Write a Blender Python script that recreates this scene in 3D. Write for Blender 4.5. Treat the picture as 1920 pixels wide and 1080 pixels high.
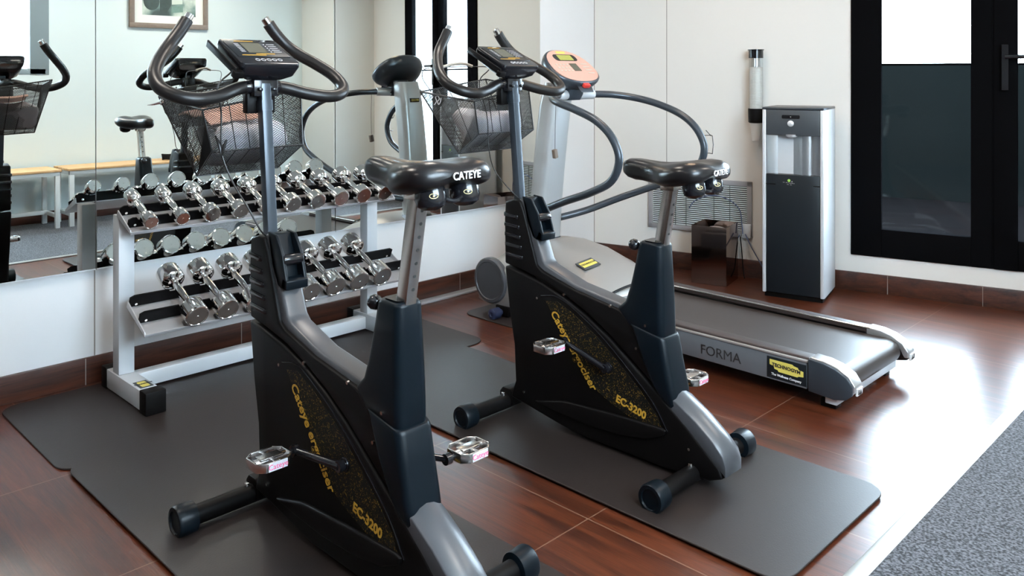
import bpy, bmesh, math, random
from mathutils import Vector, Matrix, Euler
random.seed(7)
for o in list(bpy.data.objects): bpy.data.objects.remove(o, do_unlink=True)
sc = bpy.context.scene
COL = sc.collection
PI = math.pi

# ------------------------------------------------------------------ camera, world, light, exposure
cd = bpy.data.cameras.new('camera'); cam = bpy.data.objects.new('camera', cd); COL.objects.link(cam)
cam.location = (0, 0, 1.25)
cam.rotation_euler = (PI/2, 0, math.radians(44.54))
cd.sensor_width = 36; cd.lens = 1575/1920*36
cd.shift_x = 0; cd.shift_y = -403/1920
cd.clip_start = .05
sc.camera = cam
sc.view_settings.view_transform = 'Standard'
sc.view_settings.look = 'None'
sc.view_settings.exposure = 0.22
sc.view_settings.gamma = 1.0
sc.view_settings.use_curve_mapping = False
sc.cycles.use_denoising = True
sc.cycles.max_bounces = 10; sc.cycles.glossy_bounces = 6; sc.cycles.diffuse_bounces = 5
sc.cycles.sample_clamp_indirect = 8
sc.cycles.caustics_reflective = False; sc.cycles.caustics_refractive = False

w = bpy.data.worlds.new('sky'); sc.world = w; w.use_nodes = True
bg = w.node_tree.nodes['Background']
bg.inputs[0].default_value = (.68, .85, 1.0, 1); bg.inputs[1].default_value = 35.0

def area(name, loc, rot, sx, sy, power=0, col=(1, 1, 1), portal=False):
    l = bpy.data.lights.new(name, 'AREA'); l.shape = 'RECTANGLE'; l.size = sx; l.size_y = sy
    l.energy = power; l.color = col
    if portal: l.cycles.is_portal = True
    o = bpy.data.objects.new(name, l); COL.objects.link(o); o.location = loc; o.rotation_euler = rot
    return o
WARM = (1.0, .70, .45)
NEUT = (1.0, .90, .80)
for i, (x, y, p, c) in enumerate([(-2.5, .7, 17, NEUT), (-2.6, 2.3, 12, NEUT), (-.15, 1.7, 20, NEUT), (-.15, 3.5, 20, NEUT), (-2.3, 3.6, 8, WARM), (-1.2, -.8, 12, NEUT)]):
    area('ceiling_lamp_and_fill', (x, y, 2.56), (0, 0, 0), .28, .28, p, c)  # one warm ceiling lamp; the neutral ones are added fill brightening the walls

# the room: wall with mirrors at X = WX, opposite wall at X = OX; back wall runs obliquely
WX, OX, CEIL, YB = -3.59, .78, 2.6, -2.6
E_ = Vector((.9717, .2361, 0)); N_ = Vector((.2361, -.9717, 0))      # along the back wall, out of it into the room
B0 = Vector((-3.59, 4.44, 0))
def bw(s, d=0, z=0):                                                   # s = X distance along the back wall, d = in front of it
    return B0 + E_*(s*1.0291) + N_*d + Vector((0, 0, z))
ANG = math.atan2(E_.y, E_.x)
area('window_portal', bw(2.28, -.02, 1.35), (PI/2, 0, ANG), 1.3, 2.0, portal=True)
area('window_portal', (OX+.02, 1.33, 1.85), (PI/2, 0, -PI/2), 1.9, 1.1, portal=True)

# ------------------------------------------------------------------ materials
M = {}
def mat(name, col=(.8, .8, .8), rough=.5, metal=0, spec=.5, coat=0, emis=None, es=0, bump=None, alpha=1, noise=None):
    m = bpy.data.materials.new(name); m.use_nodes = True; nt = m.node_tree; b = nt.nodes['Principled BSDF']
    b.inputs['Base Color'].default_value = (*col, 1); b.inputs['Roughness'].default_value = rough
    b.inputs['Metallic'].default_value = metal; b.inputs['Specular IOR Level'].default_value = spec
    b.inputs['Coat Weight'].default_value = coat
    if emis: b.inputs['Emission Color'].default_value = (*emis, 1); b.inputs['Emission Strength'].default_value = es
    tc = None
    if bump or noise:
        tc = nt.nodes.new('ShaderNodeTexCoord')
    if noise:                                                       # (scale, amount): mottled tone of the stuff itself
        n = nt.nodes.new('ShaderNodeTexNoise'); n.inputs['Scale'].default_value = noise[0]; n.inputs['Detail'].default_value = 5
        r = nt.nodes.new('ShaderNodeMapRange'); r.inputs[3].default_value = 1-noise[1]; r.inputs[4].default_value = 1+noise[1]
        mx = nt.nodes.new('ShaderNodeVectorMath'); mx.operation = 'SCALE'; mx.inputs[0].default_value = col
        nt.links.new(tc.outputs['Object'], n.inputs['Vector']); nt.links.new(n.outputs[0], r.inputs[0])
        nt.links.new(r.outputs[0], mx.inputs['Scale']); nt.links.new(mx.outputs[0], b.inputs['Base Color'])
    if bump:
        n = nt.nodes.new('ShaderNodeTexNoise'); n.inputs['Scale'].default_value = bump[0]; n.inputs['Detail'].default_value = 4
        bp = nt.nodes.new('ShaderNodeBump'); bp.inputs['Strength'].default_value = bump[1]; bp.inputs['Distance'].default_value = bump[2]
        nt.links.new(tc.outputs['Object'], n.inputs['Vector']); nt.links.new(n.outputs[0], bp.inputs['Height']); nt.links.new(bp.outputs[0], b.inputs['Normal'])
    M[name] = m
    return m
mat('wall_white', (.80, .775, .73), .6, bump=(60, .08, .002), noise=(1.2, .015))
mat('wall_panel', (.80, .80, .80), .45, noise=(1.0, .015))
mat('wall_mint', (.75, .85, .86), .6, noise=(1.2, .015))
mat('wall_beige', (.80, .80, .76), .6, noise=(1.2, .02))
mat('ceiling_white', (.82, .81, .78), .7, noise=(1, .02))
mat('seam', (.30, .27, .24), .6)
mat('mirror', (.90, .95, .935), .006, 1)
mat('black_frame', (.002, .002, .0025), .5, spec=.08, noise=(8, .1))
mat('black_plastic', (.0035, .003, .003), .46, spec=.12, bump=(500, .10, .0004))
mat('black_gloss', (.008, .008, .010), .16)
mat('satin_black', (.0025, .0052, .008), .36, spec=.18, bump=(600, .10, .0004))
mat('grey_plastic', (.055, .056, .062), .33, bump=(500, .12, .0004))
mat('foam_black', (.008, .007, .007), .38, spec=.34, bump=(300, .12, .0005))
mat('seat_vinyl', (.007, .006, .0065), .28, spec=.36, bump=(260, .12, .0006))
mat('chrome', (.86, .85, .84), .07, 1, noise=(30, .03))
mat('steel_worn', (.56, .53, .50), .24, 1, noise=(60, .12), bump=(200, .1, .0005))
mat('pedal_alloy', (.66, .64, .63), .22, 1, noise=(80, .1))
mat('grille_grey', (.33, .32, .33), .5)
mat('steel_paint', (.62, .64, .66), .35, .1, noise=(6, .04))
mat('tray_paint', (.60, .60, .62), .3, .5, noise=(6, .05))
mat('silver_paint', (.60, .62, .63), .32, .45, noise=(5, .03))
mat('silver_light', (.72, .75, .78), .35, .3, noise=(5, .03))
mat('window_grey', (.22, .27, .29), .45)
mat('rear_wall', (.16, .12, .10), .6, noise=(2, .1))
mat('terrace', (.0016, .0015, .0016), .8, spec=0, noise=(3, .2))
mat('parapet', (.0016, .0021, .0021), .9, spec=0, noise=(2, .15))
mat('added_wall_white', (.6, .62, .64), .8, noise=(1, .03))
mat('flank_grey', (.15, .155, .165), .35, .3)
mat('recess_metal', (.55, .57, .60), .28, .9)
mat('hood_silver', (.40, .38, .36), .32, .5)
mat('guard_metal', (.62, .63, .64), .3, .85)
mat('door_black', (.004, .004, .0045), .6, spec=0)
mat('gunmetal', (.045, .055, .068), .3, .35)
mat('dark_panel', (.009, .012, .015), .38, spec=.25)
mat('dark_grey_panel', (.050, .056, .063), .4)
mat('post_grey', (.045, .055, .068), .28, .4)
mat('yellow', (.70, .58, .12), .45)
mat('gold_print', (.55, .30, .03), .5)
mat('pale_gold', (.75, .60, .30), .4)
mat('grey_print', (.42, .40, .40), .5)
mat('white_print', (.85, .85, .85), .5)
mat('pink_print', (.80, .15, .30), .5)
mat('black_print', (.02, .02, .02), .5)
mat('red_plastic', (.70, .05, .04), .4)
mat('lcd', (.09, .085, .06), .25)
mat('lcd_green', (.35, .36, .08), .3, noise=(300, .5))
mat('console_face', (.60, .33, .265), .4, noise=(90, .06))
mat('towel', (.82, .81, .84), .9, bump=(90, .6, .004), noise=(8, .12))
mat('leaflet', (.66, .40, .31), .6, noise=(14, .25))
mat('wire_black', (.012, .012, .012), .4)
mat('grip_beige', (.48, .44, .38), .6)
mat('cable_blue', (.07, .09, .17), .45)
mat('bench_wood', (.62, .36, .16), .45, noise=(7, .12))
mat('bench_frame', (.72, .76, .76), .4)
mat('frame_wood', (.20, .15, .115), .5, noise=(40, .25))
mat('mat_board', (.82, .84, .82), .7)
mat('cup_white', (.85, .85, .83), .5)
mat('threshold', (.36, .35, .33), .35, .6)
mat('belt', (.036, .027, .024), .40, spec=.35, bump=(700, .25, .0006), noise=(5, .12))
mat('rail_brown', (.040, .028, .026), .40, spec=.4, bump=(500, .1, .0005))
mat('blue_rubber', (.012, .018, .05), .5)
mat('dark_glass', (.022, .028, .029), .12)
mat('bag_liner', (.5, .45, .42), .3, .3, bump=(60, .8, .01))
def mix_mat(name):
    m = bpy.data.materials.new(name); m.use_nodes = True; M[name] = m
    nt = m.node_tree; return m, nt, nt.nodes['Principled BSDF'], nt.nodes, nt.links
# clear plastic / window glass
m, nt, b, N, L = mix_mat('clear_plastic')
tr = N.new('ShaderNodeBsdfTransparent'); tr.inputs[0].default_value = (.97, .98, .98, 1); mx = N.new('ShaderNodeMixShader'); mx.inputs[0].default_value = .07
gl = N.new('ShaderNodeBsdfGlossy'); gl.inputs['Roughness'].default_value = .03
L.new(tr.outputs[0], mx.inputs[1]); L.new(gl.outputs[0], mx.inputs[2]); L.new(mx.outputs[0], N['Material Output'].inputs[0])
M['window_glass'] = m.copy(); M['window_glass'].node_tree.nodes['Mix Shader'].inputs[0].default_value = .025
# wood-look floor tiles
def wood(name, c1, c2, rough, tiles=True, axis='X', rl=.25):
    m, nt, b, N, L = mix_mat(name)
    tc = N.new('ShaderNodeTexCoord'); mp = N.new('ShaderNodeMapping')
    mp.inputs['Scale'].default_value = (1.3, 16, 16) if axis == 'X' else (16, 1.3, 16)
    L.new(tc.outputs['Object'], mp.inputs[0])
    n1 = N.new('ShaderNodeTexNoise'); n1.inputs['Scale'].default_value = 1.6; n1.inputs['Detail'].default_value = 9; n1.inputs['Roughness'].default_value = .62; n1.inputs['Distortion'].default_value = 1.1
    L.new(mp.outputs[0], n1.inputs['Vector'])
    n2 = N.new('ShaderNodeTexNoise'); n2.inputs['Scale'].default_value = 9; n2.inputs['Detail'].default_value = 4
    mp2 = N.new('ShaderNodeMapping'); mp2.inputs['Scale'].default_value = (1.2, 26, 26) if axis == 'X' else (26, 1.2, 26); L.new(tc.outputs['Object'], mp2.inputs[0]); L.new(mp2.outputs[0], n2.inputs['Vector'])
    ad = N.new('ShaderNodeMath'); ad.operation = 'MULTIPLY_ADD'; ad.inputs[1].default_value = .35; L.new(n2.outputs[0], ad.inputs[0]); L.new(n1.outputs[0], ad.inputs[2])
    cr = N.new('ShaderNodeValToRGB'); cr.color_ramp.elements[0].position = .48; cr.color_ramp.elements[0].color = (*c1, 1)
    cr.color_ramp.elements[1].position = .86; cr.color_ramp.elements[1].color = (*c2, 1)
    L.new(ad.outputs[0], cr.inputs[0])
    b.inputs['Roughness'].default_value = rough; b.inputs['Specular IOR Level'].default_value = .5
    bp = N.new('ShaderNodeBump'); bp.inputs['Strength'].default_value = .12; bp.inputs['Distance'].default_value = .002
    if tiles:
        br = N.new('ShaderNodeTexBrick'); br.offset = 0; br.squash = 1
        br.inputs['Scale'].default_value = 1; br.inputs['Brick Width'].default_value = .66; br.inputs['Row Height'].default_value = .4435
        br.inputs['Mortar Size'].default_value = .0022; br.inputs['Mortar Smooth'].default_value = .3
        br.inputs['Color1'].default_value = (.88, .88, .88, 1); br.inputs['Color2'].default_value = (1.12, 1.12, 1.12, 1); br.inputs['Mortar'].default_value = (1, 1, 1, 1)
        mb = N.new('ShaderNodeMapping'); mb.inputs['Location'].default_value = (1.5+.66*4, -.054+.4435*6, 0); L.new(tc.outputs['Object'], mb.inputs[0]); L.new(mb.outputs[0], br.inputs['Vector'])
        mul = N.new('ShaderNodeVectorMath'); mul.operation = 'MULTIPLY'; L.new(cr.outputs[0], mul.inputs[0]); L.new(br.outputs['Color'], mul.inputs[1])
        mixc = N.new('ShaderNodeMixRGB'); mixc.inputs[2].default_value = (.16, .085, .055, 1); L.new(br.outputs['Fac'], mixc.inputs[0]); L.new(mul.outputs[0], mixc.inputs[1])
        L.new(mixc.outputs[0], b.inputs['Base Color'])
    else:
        L.new(cr.outputs[0], b.inputs['Base Color'])
    L.new(n2.outputs[0], bp.inputs['Height']); L.new(bp.outputs[0], b.inputs['Normal'])
    return m
wood('floor_wood', (.024, .0062, .0036), (.098, .0235, .0088), .29)
wood('base_wood', (.020, .007, .0045), (.085, .026, .014), .35, False, 'Y')
wood('base_wood_x', (.020, .007, .0045), (.085, .026, .014), .35, False, 'X')
# carpet
m, nt, b, N, L = mix_mat('carpet')
tc = N.new('ShaderNodeTexCoord'); n = N.new('ShaderNodeTexNoise'); n.inputs['Scale'].default_value = 130; n.inputs['Detail'].default_value = 3
cr = N.new('ShaderNodeValToRGB'); cr.color_ramp.elements[0].position = .38; cr.color_ramp.elements[0].color = (.013, .013, .015, 1); cr.color_ramp.elements[1].position = .66; cr.color_ramp.elements[1].color = (.135, .135, .15, 1)
bp = N.new('ShaderNodeBump'); bp.inputs['Strength'].default_value = .8; bp.inputs['Distance'].default_value = .004
L.new(tc.outputs['Object'], n.inputs['Vector']); L.new(n.outputs[0], cr.inputs[0]); L.new(cr.outputs[0], b.inputs['Base Color']); L.new(n.outputs[0], bp.inputs['Height']); L.new(bp.outputs[0], b.inputs['Normal']); b.inputs['Roughness'].default_value = .95
# rubber mat
mat('rubber_mat', (.018, .0125, .011), .44, spec=.38, bump=(220, .25, .001), noise=(2.2, .18))
# speckled decal
m, nt, b, N, L = mix_mat('speckle')
tc = N.new('ShaderNodeTexCoord'); n = N.new('ShaderNodeTexNoise'); n.inputs['Scale'].default_value = 170; n.inputs['Detail'].default_value = 3; n.inputs['Distortion'].default_value = 1.5
cr = N.new('ShaderNodeValToRGB'); cr.color_ramp.elements[0].position = .60; cr.color_ramp.elements[0].color = (.006, .006, .006, 1); cr.color_ramp.elements[1].position = .63; cr.color_ramp.elements[1].color = (.22, .13, .022, 1)
L.new(tc.outputs['Object'], n.inputs['Vector']); L.new(n.outputs[0], cr.inputs[0]); L.new(cr.outputs[0], b.inputs['Base Color']); b.inputs['Roughness'].default_value = .5; b.inputs['Specular IOR Level'].default_value = .12
# framed photo print: soft dark and pale green-grey shapes
m, nt, b, N, L = mix_mat('print')
tc = N.new('ShaderNodeTexCoord'); n = N.new('ShaderNodeTexVoronoi'); n.inputs['Scale'].default_value = 5.5; n.feature = 'SMOOTH_F1'
n2 = N.new('ShaderNodeTexNoise'); n2.inputs['Scale'].default_value = 6; n2.inputs['Detail'].default_value = 4
ad = N.new('ShaderNodeMath'); ad.operation = 'MULTIPLY'; L.new(tc.outputs['Object'], n.inputs['Vector']); L.new(tc.outputs['Object'], n2.inputs['Vector']); L.new(n.outputs['Distance'], ad.inputs[0]); L.new(n2.outputs[0], ad.inputs[1])
cr = N.new('ShaderNodeValToRGB'); e = cr.color_ramp.elements; e[0].position = .10; e[0].color = (.03, .05, .045, 1); e[1].position = .32; e[1].color = (.62, .70, .62, 1); x = e.new(.2); x.color = (.16, .24, .21, 1)
L.new(ad.outputs[0], cr.inputs[0]); L.new(cr.outputs[0], b.inputs['Base Color'])

# ------------------------------------------------------------------ mesh helpers
def box(bm, c, s, rot=None):
    r = bmesh.ops.create_cube(bm, size=1)
    Mx = Matrix.Translation(Vector(c)) @ (rot.to_4x4() if rot is not None else Matrix.Identity(4)) @ Matrix.Diagonal((*s, 1))
    bmesh.ops.transform(bm, matrix=Mx, verts=r['verts']); return r['verts']
def bx2(bm, a, b_):
    return box(bm, [(a[i]+b_[i])/2 for i in range(3)], [abs(a[i]-b_[i]) for i in range(3)])
def loft(bm, secs, cap=True, closed=True):
    rows = [[bm.verts.new(p) for p in s] for s in secs]; n = len(rows[0])
    for a, b_ in zip(rows, rows[1:]):
        for i in range(n if closed else n-1):
            j = (i+1) % n
            try: bm.faces.new((a[i], a[j], b_[j], b_[i]))
            except ValueError: pass
    if cap:
        bm.faces.new(rows[0][::-1]); bm.faces.new(rows[-1])
    return rows
def frame(d):
    d = Vector(d).normalized(); up = Vector((0, 0, 1)) if abs(d.z) < .9 else Vector((1, 0, 0))
    a = d.cross(up).normalized(); return a, a.cross(d).normalized()
def cyl(bm, p0, p1, r0, r1=None, seg=20):
    r1 = r0 if r1 is None else r1; p0, p1 = Vector(p0), Vector(p1); a, b_ = frame(p1-p0)
    loft(bm, [[p+(a*math.cos(t)+b_*math.sin(t))*r for t in [2*PI*i/seg for i in range(seg)]] for p, r in ((p0, r0), (p1, r1))])
def lathe(bm, p0, ax, prof, seg=24):                                # prof: (distance along ax, radius)
    p0 = Vector(p0); ax = Vector(ax).normalized(); a, b_ = frame(ax)
    loft(bm, [[p0+ax*h+(a*math.cos(t)+b_*math.sin(t))*max(r, 1e-4) for t in [2*PI*i/seg for i in range(seg)]] for h, r in prof])
def smooth_path(pts, k=6):
    P = [Vector(p) for p in pts]; out = []
    Q = [P[0]*2-P[1]]+P+[P[-1]*2-P[-2]]
    for i in range(1, len(Q)-2):
        for j in range(k):
            t = j/k; a, b_, c, d = Q[i-1], Q[i], Q[i+1], Q[i+2]
            out.append(.5*((2*b_)+(c-a)*t+(2*a-5*b_+4*c-d)*t*t+(3*b_-a-3*c+d)*t**3))
    out.append(P[-1]); return out
def tube(bm, pts, r, seg=12, k=6, smooth=True):
    P = smooth_path(pts, k) if smooth else [Vector(p) for p in pts]
    R = (lambda i: r) if not callable(r) else (lambda i: r(i/(len(P)-1)))
    t0 = (P[1]-P[0]).normalized(); a, _ = frame(t0); secs = []
    for i, p in enumerate(P):
        t = (P[min(i+1, len(P)-1)]-P[max(i-1, 0)]).normalized()
        a = (a-t*a.dot(t)).normalized(); b_ = t.cross(a)
        secs.append([p+(a*math.cos(2*PI*j/seg)+b_*math.sin(2*PI*j/seg))*R(i) for j in range(seg)])
    loft(bm, secs)
def prism(bm, prof, y0, y1, axis='y'):                              # prof in (x,z), extruded along y; or (y,z) along x
    f_ = (lambda p, t: (p[0], t, p[1])) if axis == 'y' else ((lambda p, t: (t, p[0], p[1])) if axis == 'x' else (lambda p, t: (p[0], p[1], t)))
    loft(bm, [[f_(p, t) for p in prof] for t in (y0, y1)])
def rrect(cx, cy, hx, hy, r, n=4):
    out = []
    for (sx, sy, a0) in ((1, 1, 0), (-1, 1, 90), (-1, -1, 180), (1, -1, 270)):
        for i in range(n+1):
            a = math.radians(a0+90*i/n); out.append((cx+sx*(hx-r)+r*math.cos(a), cy+sy*(hy-r)+r*math.sin(a)))
    return out
def fin(bm, bevel=0, seg=2, ang=30):
    bmesh.ops.recalc_face_normals(bm, faces=bm.faces)
    if bevel:
        es = [e_ for e_ in bm.edges if len(e_.link_faces) == 2 and e_.calc_face_angle(0) > math.radians(ang)]
        bmesh.ops.bevel(bm, geom=es, offset=bevel, segments=seg, profile=.5, affect='EDGES', clamp_overlap=True)
def obj(name, bm, m, parent=None, bevel=0, seg=2, ang=30, smooth=38, label=None):
    fin(bm, bevel, seg, ang)
    me = bpy.data.meshes.new(name); bm.to_mesh(me); bm.free()
    for p in me.polygons: p.use_smooth = True
    me.set_sharp_from_angle(angle=math.radians(smooth))
    me.materials.append(M[m] if isinstance(m, str) else m)
    o = bpy.data.objects.new(name, me); COL.objects.link(o)
    if parent: o.parent = parent
    if label: o['label'] = label
    return o
def thing(name, label, cat, loc=(0, 0, 0), rz=0, group=None):
    o = bpy.data.objects.new(name, None); COL.objects.link(o); o.empty_display_size = .1
    o.location = loc; o.rotation_euler = (0, 0, rz); return tag(o, label, cat, group)
def tag(o, label, cat, group=None):
    o['label'] = label; o['category'] = cat
    if group: o['group'] = group
    return o
def struct(name, bm, m, bevel=0):
    o = obj(name, bm, m, None, bevel); o['kind'] = 'structure'; return o
def B(): return bmesh.new()
def text(name, s, size, parent, m, origin, xd, yd, ext=.0008, align='CENTER', shear=0, wscale=1, bold=0):
    c = bpy.data.curves.new('t', 'FONT'); c.body = s; c.size = size; c.extrude = ext; c.align_x = align; c.align_y = 'CENTER'; c.shear = shear; c.offset = bold; c.resolution_u = 3
    t = bpy.data.objects.new('t', c); COL.objects.link(t)
    dg = bpy.context.evaluated_depsgraph_get(); me = bpy.data.meshes.new_from_object(t.evaluated_get(dg)); bpy.data.objects.remove(t)
    xd = Vector(xd).normalized(); yd = Vector(yd).normalized(); z = xd.cross(yd)
    R = Matrix((xd*wscale, yd, z)).transposed().to_4x4(); me.transform(Matrix.Translation(Vector(origin)) @ R)
    me.materials.clear(); me.materials.append(M[m])
    o = bpy.data.objects.new(name, me); COL.objects.link(o); o.parent = parent; return o

# ------------------------------------------------------------------ the room
bm = B(); bx2(bm, (WX-.1, YB-.1, -.1), (OX+.1, 5.8, 0)); struct('floor', bm, 'floor_wood')
bm = B(); bx2(bm, (-.83, YB, 0), (OX, 5.6, .006)); o = struct('floor_carpet', bm, 'carpet')
bm = B(); bx2(bm, (-.875, YB, 0), (-.828, 5.05, .008)); struct('trim_1', bm, 'threshold', .003)
bm = B(); bx2(bm, (WX-.1, YB-.1, CEIL), (OX+.1, 5.8, CEIL+.1)); struct('ceiling', bm, 'ceiling_white')
bm = B(); bx2(bm, (WX-.1, YB-.1, 0), (WX, 4.46, CEIL)); struct('wall_left', bm, 'wall_panel')
bm = B(); bx2(bm, (WX-.1, YB-.1, 0), (OX+.1, YB, CEIL)); struct('wall_rear', bm, 'rear_wall')
for i, y in enumerate((1.2385, 3.89)):
    bm = B(); bx2(bm, (WX-.004, y-.0025, .108), (WX+.0015, y+.0025, .462 if i == 0 else CEIL)); struct('trim_%d' % (i+2), bm, 'seam')
# opposite wall with two windows
W1, WZ0, WZ1 = (.37, 2.29), 1.32, 2.4
bm = B()
for y0, y1, z0, z1 in ((YB, 4.85, 0, WZ0), (YB, 4.85, WZ1, CEIL), (YB, W1[0], WZ0, WZ1), (W1[1], 4.85, WZ0, WZ1)):
    bx2(bm, (OX, y0, z0), (OX+.12, y1, z1))
struct('wall_right', bm, 'wall_mint')
bm = B(); bx2(bm, (.18, 4.85, 0), (OX+.12, 5.65, CEIL)); struct('wall_column', bm, 'wall_beige', .003)
for i, (a, b_) in enumerate((W1,)):
    bm = B()
    for y in (a-.0, b_, (a+b_)/2):
        box(bm, (OX+.03, y, (WZ0+WZ1)/2), (.07, .15 if y != (a+b_)/2 else .05, WZ1-WZ0+.1))
    for z in (WZ0-.02, WZ1): box(bm, (OX+.03, (a+b_)/2, z), (.07, b_-a+.1, .05))
    f_ = struct('window_%d' % (i+1), bm, 'window_grey', .004)
    bm = B(); box(bm, (OX+.04, (a+b_)/2, (WZ0+WZ1)/2), (.006, b_-a-.02, WZ1-WZ0-.02)); g = obj('window_glass', bm, 'window_glass', f_)
# back wall (oblique) with its dark glazed doors
S0, S1, DZ0, DZ1 = 1.586, 2.98, .207, 2.45
def bwbox(bm, s0, s1, d0, d1, z0, z1):
    pts = [bw(s, d, z) for z in (z0, z1) for (s, d) in ((s0, d0), (s1, d0), (s1, d1), (s0, d1))]
    loft(bm, [pts[:4], pts[4:]])
bm = B()
bwbox(bm, -.15, S0, 0, -.12, 0, CEIL); bwbox(bm, S1, 4.4, 0, -.12, 0, CEIL); bwbox(bm, S0, S1, 0, -.12, 0, DZ0); bwbox(bm, S0, S1, 0, -.12, DZ1, CEIL)
struct('wall_back', bm, 'wall_white')
bm = B(); bwbox(bm, .499, .503, .001, -.002, .108, CEIL); struct('trim_4', bm, 'seam')
bm = B(); bwbox(bm, .0, .004, .002, -.002, .108, CEIL); struct('trim_5', bm, 'seam')
panes = ((1.743, 2.175), (2.388, 2.82))
bm = B()
zs = (.365, 1.298, 2.34)
bwbox(bm, S0, panes[0][0], .012, -.03, DZ0, DZ1); bwbox(bm, panes[0][1], 2.272, .012, -.03, DZ0, DZ1); bwbox(bm, 2.28, panes[1][0],   .016, -.03, DZ0, DZ1); bwbox(bm, panes[1][1], S1, .012, -.03, DZ0, DZ1)
for p0, p1 in panes:
    bwbox(bm, p0, p1, .011, -.03, DZ0, zs[0]); bwbox(bm, p0, p1, .011, -.03, zs[2], DZ1)
    bwbox(bm, p0, p1, .0, -.03, zs[1]-.006, zs[1]+.006)
bwbox(bm, 2.27, 2.283, .008, -.025, DZ0, DZ1)
dr = struct('door_1', bm, 'door_black', .003)
for p0, p1 in panes:
    bm = B(); bwbox(bm, p0, p1, -.010, -.018, zs[0], zs[1]-.006); obj('lower_pane', bm, 'window_glass', dr)
    bm = B(); bwbox(bm, p0, p1, -.010, -.016, zs[1]+.006, zs[2]); obj('upper_pane', bm, 'window_glass', dr)
bm = B()
h = bw(2.33, .055, 1.335); h0 = bw(2.33, .03, 1.335); cyl(bm, h0, h, .012); tube(bm, [h, bw(2.38, .06, 1.335), bw(2.45, .06, 1.335)], .011, smooth=False); bwbox(bm, 2.315, 2.345, .045, .03, 1.16, 1.40)
obj('door_handle', bm, 'black_gloss', dr)
# terrace behind the glazed doors
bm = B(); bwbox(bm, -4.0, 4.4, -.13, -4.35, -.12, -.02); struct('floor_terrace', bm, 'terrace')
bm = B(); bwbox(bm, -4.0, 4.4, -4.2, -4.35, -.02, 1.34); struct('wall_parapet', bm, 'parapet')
bm = B(); bx2(bm, (1.15, 5.8, -.1), (1.3, 10.0, 3.2)); struct('wall_bright_added', bm, 'added_wall_white')  # added white wall that makes the door panes bright in the mirror
# baseboards
bm = B(); bx2(bm, (WX, YB, 0), (WX+.014, 4.44, .108)); struct('baseboard_left', bm, 'base_wood', .003)
bm = B(); bwbox(bm, .0, 4.0, .014, 0, 0, .108); struct('baseboard_back', bm, 'base_wood_x', .003)
bm = B(); bx2(bm, (OX-.014, YB, 0), (OX, 4.85, .10)); struct('baseboard_right', bm, 'base_wood', .003)
bm = B()
for y in (1.2, 1.87, 2.54, 3.21, .53): bx2(bm, (WX+.008, y-.0015, 0), (WX+.0148, y+.0015, .106))
for s in (.9, 1.32, 1.775, 2.23, 2.7): bwbox(bm, s-.0012, s+.0012, .0148, .005, 0, .106)
struct('trim_6', bm, 'seam')
bm = B(); bx2(bm, (WX+.014, 2.5, 0), (WX+.075, 3.6, .012)); struct('trim_7', bm, 'tray_paint', .003)

# wall mirrors, leaning back a quarter of a degree
LEAN = math.radians(.24)
for i, (y0, y1, lab) in enumerate(((-1.1, 1.2365, 'large wall mirror reflecting a window and a basket at the left edge'),
                                 (1.2405, 2.371, 'middle wall mirror behind the dumbbell rack reflecting the framed picture'),
                                 (2.375, 3.888, 'right wall mirror reflecting the treadmill and the tall windows'))):
    t = thing('wall_mirror', lab, 'mirror', (WX+.016, 0, .462), group=None)
    bm = B(); box(bm, (-.003, (y0+y1)/2, .97), (.006, y1-y0, 1.94)); g = obj('mirror_glass', bm, 'mirror', t)
    bm = B(); box(bm, (-.0035, (y0+y1)/2, -.003), (.013, y1-y0, .005)); obj('bottom_edge', bm, 'silver_light', t)
    t.rotation_euler = (0, -LEAN, 0)

# ------------------------------------------------------------------ floor mats
def floor_mat(x0, x1, y0, y1, z, label):
    bm = B(); pr = rrect((x0+x1)/2, (y0+y1)/2, (x1-x0)/2, (y1-y0)/2, .07, 6)
    prism(bm, pr, z, z+.006, 'z'); o = obj('rubber_floor_mat', bm, 'rubber_mat', None, .0015, 1); o.location = (0, 0, 0)
    return tag(o, label, 'floor mat', 'black rubber mats under the machines')
floor_mat(-3.54, -2.83, .88, 2.71, .0003, 'dark rubber mat under the dumbbell rack, along the mirror wall')
floor_mat(-2.86, -.95, .895, 1.57, .0065, 'dark rubber mat under the nearest exercise bike')
floor_mat(-2.93, -.955, 1.91, 2.57, .0065, 'dark rubber mat under the second bike, corner nearest the bright floor')
floor_mat(-3.25, -2.7, 2.93, 3.7, .0003, 'small black mat under the front wheels of the treadmill')

# ------------------------------------------------------------------ exercise bike
def mesh_panel(bm, c, cell=.0105, sl=.62, r=.00085):
    p00, p10, p11, p01 = [Vector(p) for p in c]
    U = ((p10-p00).length+(p11-p01).length)/2; V = ((p01-p00).length+(p11-p10).length)/2
    P = lambda u, v: p00*(1-u/U)*(1-v/V)+p10*(u/U)*(1-v/V)+p11*(u/U)*(v/V)+p01*(1-u/U)*(v/V)
    for sg in (1, -1):
        k = -V/sl if sg > 0 else 0; top = U if sg > 0 else U+V/sl
        while k < top:
            # line u = k + sg*v/sl
            v0, v1 = 0, V; u0, u1 = k, k+sg*V/sl
            pts = []
            for (u, v) in ((u0, v0), (u1, v1)):
                if u < 0: v = (0-k)*sl*sg; u = 0
                if u > U: v = (U-k)*sl*sg; u = U
                pts.append(P(u, min(max(v, 0), V)))
            if (pts[1]-pts[0]).length > .006:
                cyl(bm, pts[0], pts[1], r, seg=3)
            k += cell
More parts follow.
